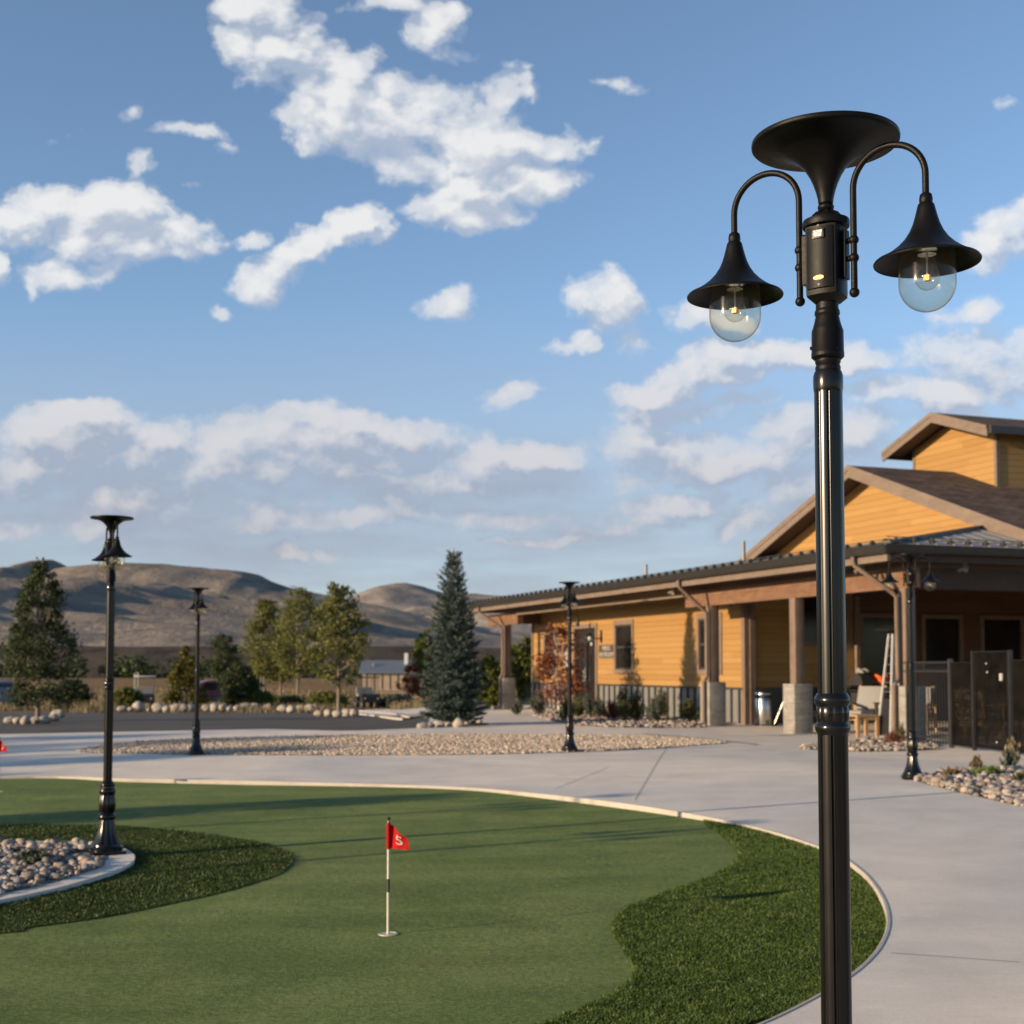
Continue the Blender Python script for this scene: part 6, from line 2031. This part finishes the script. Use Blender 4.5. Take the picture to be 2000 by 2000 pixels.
        def detail(q):
            # puffs: stretched a little sideways
            mp = t.n('Mapping'); mp.inputs['Scale'].default_value = (1, 1.35, 1); t.L(q, mp.inputs[0])
            a = t.noise(mp.outputs[0], 5.2, 9, .585, .3)
            v = t.n('TexVoronoi', feature='SMOOTH_F1'); v.inputs['Scale'].default_value = 10; v.inputs['Detail'].default_value = 3; v.inputs['Roughness'].default_value = .55; v.inputs['Smoothness'].default_value = .6
            nz = t.n('TexNoise'); nz.inputs['Scale'].default_value = 14; nz.inputs['Detail'].default_value = 4; t.L(q, nz.inputs['Vector'])
            ma = t.n('VectorMath', operation='MULTIPLY_ADD'); t.L(nz.outputs['Color'], ma.inputs[0]); ma.inputs[1].default_value = (.06, .05, 0); t.L(mp.outputs[0], ma.inputs[2])
            t.L(ma.outputs[0], v.inputs['Vector'])
            return t.math('ADD', t.math('MULTIPLY', t.math('SUBTRACT', a, .5), 3.2), t.math('MULTIPLY', t.math('SUBTRACT', .45, v.outputs['Distance']), .75))

        off = t.n('VectorMath', operation='ADD'); t.L(q0, off.inputs[0]); off.inputs[1].default_value = (-.026, .040, 0)
        D0 = t.math('MINIMUM', t.math('ADD', field(q0), .32), 1.15)
        d0 = detail(q0); d1 = detail(off.outputs[0])
        D1 = t.math('MINIMUM', t.math('ADD', field(off.outputs[0]), .32), 1.15)
        dens = t.math('ADD', D0, t.math('MULTIPLY', d0, .70))
        dens1 = t.math('ADD', D1, t.math('MULTIPLY', d1, .70))
        alpha = t.ramp(dens, [(.0, 0.), (.22, .20), (.52, .70), (.95, .98)], 'EASE')
        # lit side: how quickly the cloud thins towards the sun
        lit = t.math('MULTIPLY', t.math('SUBTRACT', dens, dens1), 1.25)
        # lower in the sky the clouds are greyer and dissolve into the haze
        hz = t.n('MapRange'); t.L(qz, hz.inputs[0]); hz.inputs[1].default_value = .08; hz.inputs[2].default_value = .30
        low = hz.outputs[0]
        lit = t.math('ADD', lit, t.math('MULTIPLY_ADD', low, .17, .37))
        thick_ = t.math('MULTIPLY', t.math('SUBTRACT', dens, .5), -.16)
        lit = t.math('ADD', lit, thick_, clamp=True)
        shade = t.mix(low, (.185, .205, .262), (.265, .30, .362))
        white = t.mix(low, (.37, .345, .35), (.475, .475, .475))
        colr = t.mix(t.ramp(lit, [(.18, 0.), (.50, .55), (.85, 1.)]), shade, white)
        # thin milky veil near the horizon
        veil = t.n('MapRange'); t.L(qz, veil.inputs[0]); veil.inputs[1].default_value = .28; veil.inputs[2].default_value = .11
        mpv = t.n('Mapping'); mpv.inputs['Scale'].default_value = (1, 5, 1); t.L(q0, mpv.inputs[0])
        vn = t.ramp(t.noise(mpv.outputs[0], 2.2, 6, .55), [(.3, .6), (.7, 1.)])
        va = t.math('MULTIPLY', t.math('MULTIPLY', veil.outputs[0], vn), .95)
        aa_ = t.math('MULTIPLY', alpha, t.math('MULTIPLY_ADD', low, .28, .70))
        tot = t.math('SUBTRACT', 1.0, t.math('MULTIPLY', t.math('SUBTRACT', 1.0, aa_), t.math('SUBTRACT', 1.0, va)), clamp=True)
        colr = t.mix(t.math('DIVIDE', aa_, t.math('MAXIMUM', tot, .001), clamp=True), (.205, .222, .272), colr)
        em = t.n('Emission'); t.L(colr, em.inputs[0]); em.inputs[1].default_value = 1.
        tr_ = t.n('BsdfTransparent'); mx = t.n('MixShader'); t.L(tot, mx.inputs[0]); t.L(tr_.outputs[0], mx.inputs[1]); t.L(em.outputs[0], mx.inputs[2])
        t.L(mx.outputs[0], t.out.inputs[0])
        t.m.cycles.emission_sampling = 'NONE'
        return t.m

    # the dome is cut into tiles; each tile's shader only knows the clouds that can reach it
    Va = np.array(V); cen = Va[F].mean(1)
    az = np.degrees(np.arctan2(cen[:, 0], cen[:, 1])); el = np.degrees(np.arcsin((cen[:, 2] - EYE) / R))
    ca = np.digitize(az, [-24, -18, -12, -6, 0, 6, 12, 18, 24]); ce = np.digitize(el, [2.5, 5.5, 8.5, 12.5, 17.5, 28])
    key = ca * 10 + ce
    o = None; mats = {}
    idx = np.zeros(len(F), np.int32)
    for kk in np.unique(key):
        vs_ = Va[np.unique(F[key == kk])]
        X_ = vs_[:, 0] / vs_[:, 1] * 2.6; Z_ = (vs_[:, 2]) / vs_[:, 1] * 2.6
        use = []
        for bb in B:
            d_ = ray(bb[0], bb[1]); cx, cz_ = d_[0] / d_[1] * 2.6, d_[2] / d_[1] * 2.6
            dx, dz = X_ - cx, Z_ - cz_; a_ = math.radians(bb[4])
            u_ = (dx * math.cos(a_) + dz * math.sin(a_)); w_ = (-dx * math.sin(a_) + dz * math.cos(a_))
            u_ = np.maximum(np.abs(u_) - .13, 0) / (bb[2] / 1000); w_ = np.maximum(np.abs(w_) - .10, 0) / (bb[3] / 1000)
            if (bb[5] * (1 - u_ ** 2 - w_ ** 2)).max() > -1.1: use.append(bb)
        tk = tuple(use)
        if tk not in mats: mats[tk] = (len(mats), make(use))
        idx[key == kk] = mats[tk][0]
    ml = [m_ for _, m_ in sorted(mats.values(), key=lambda q: q[0])]
    o = npmesh('sky', V, F, ml[0], smooth=180)
    for m_ in ml[1:]: o.data.materials.append(m_)
    o.data.polygons.foreach_set('material_index', idx)
    print('sky tiles', len(ml), max(len(k) for k in mats))
    tag(o, kind='structure')
    o.location = (0, 0, 0)


clouds()
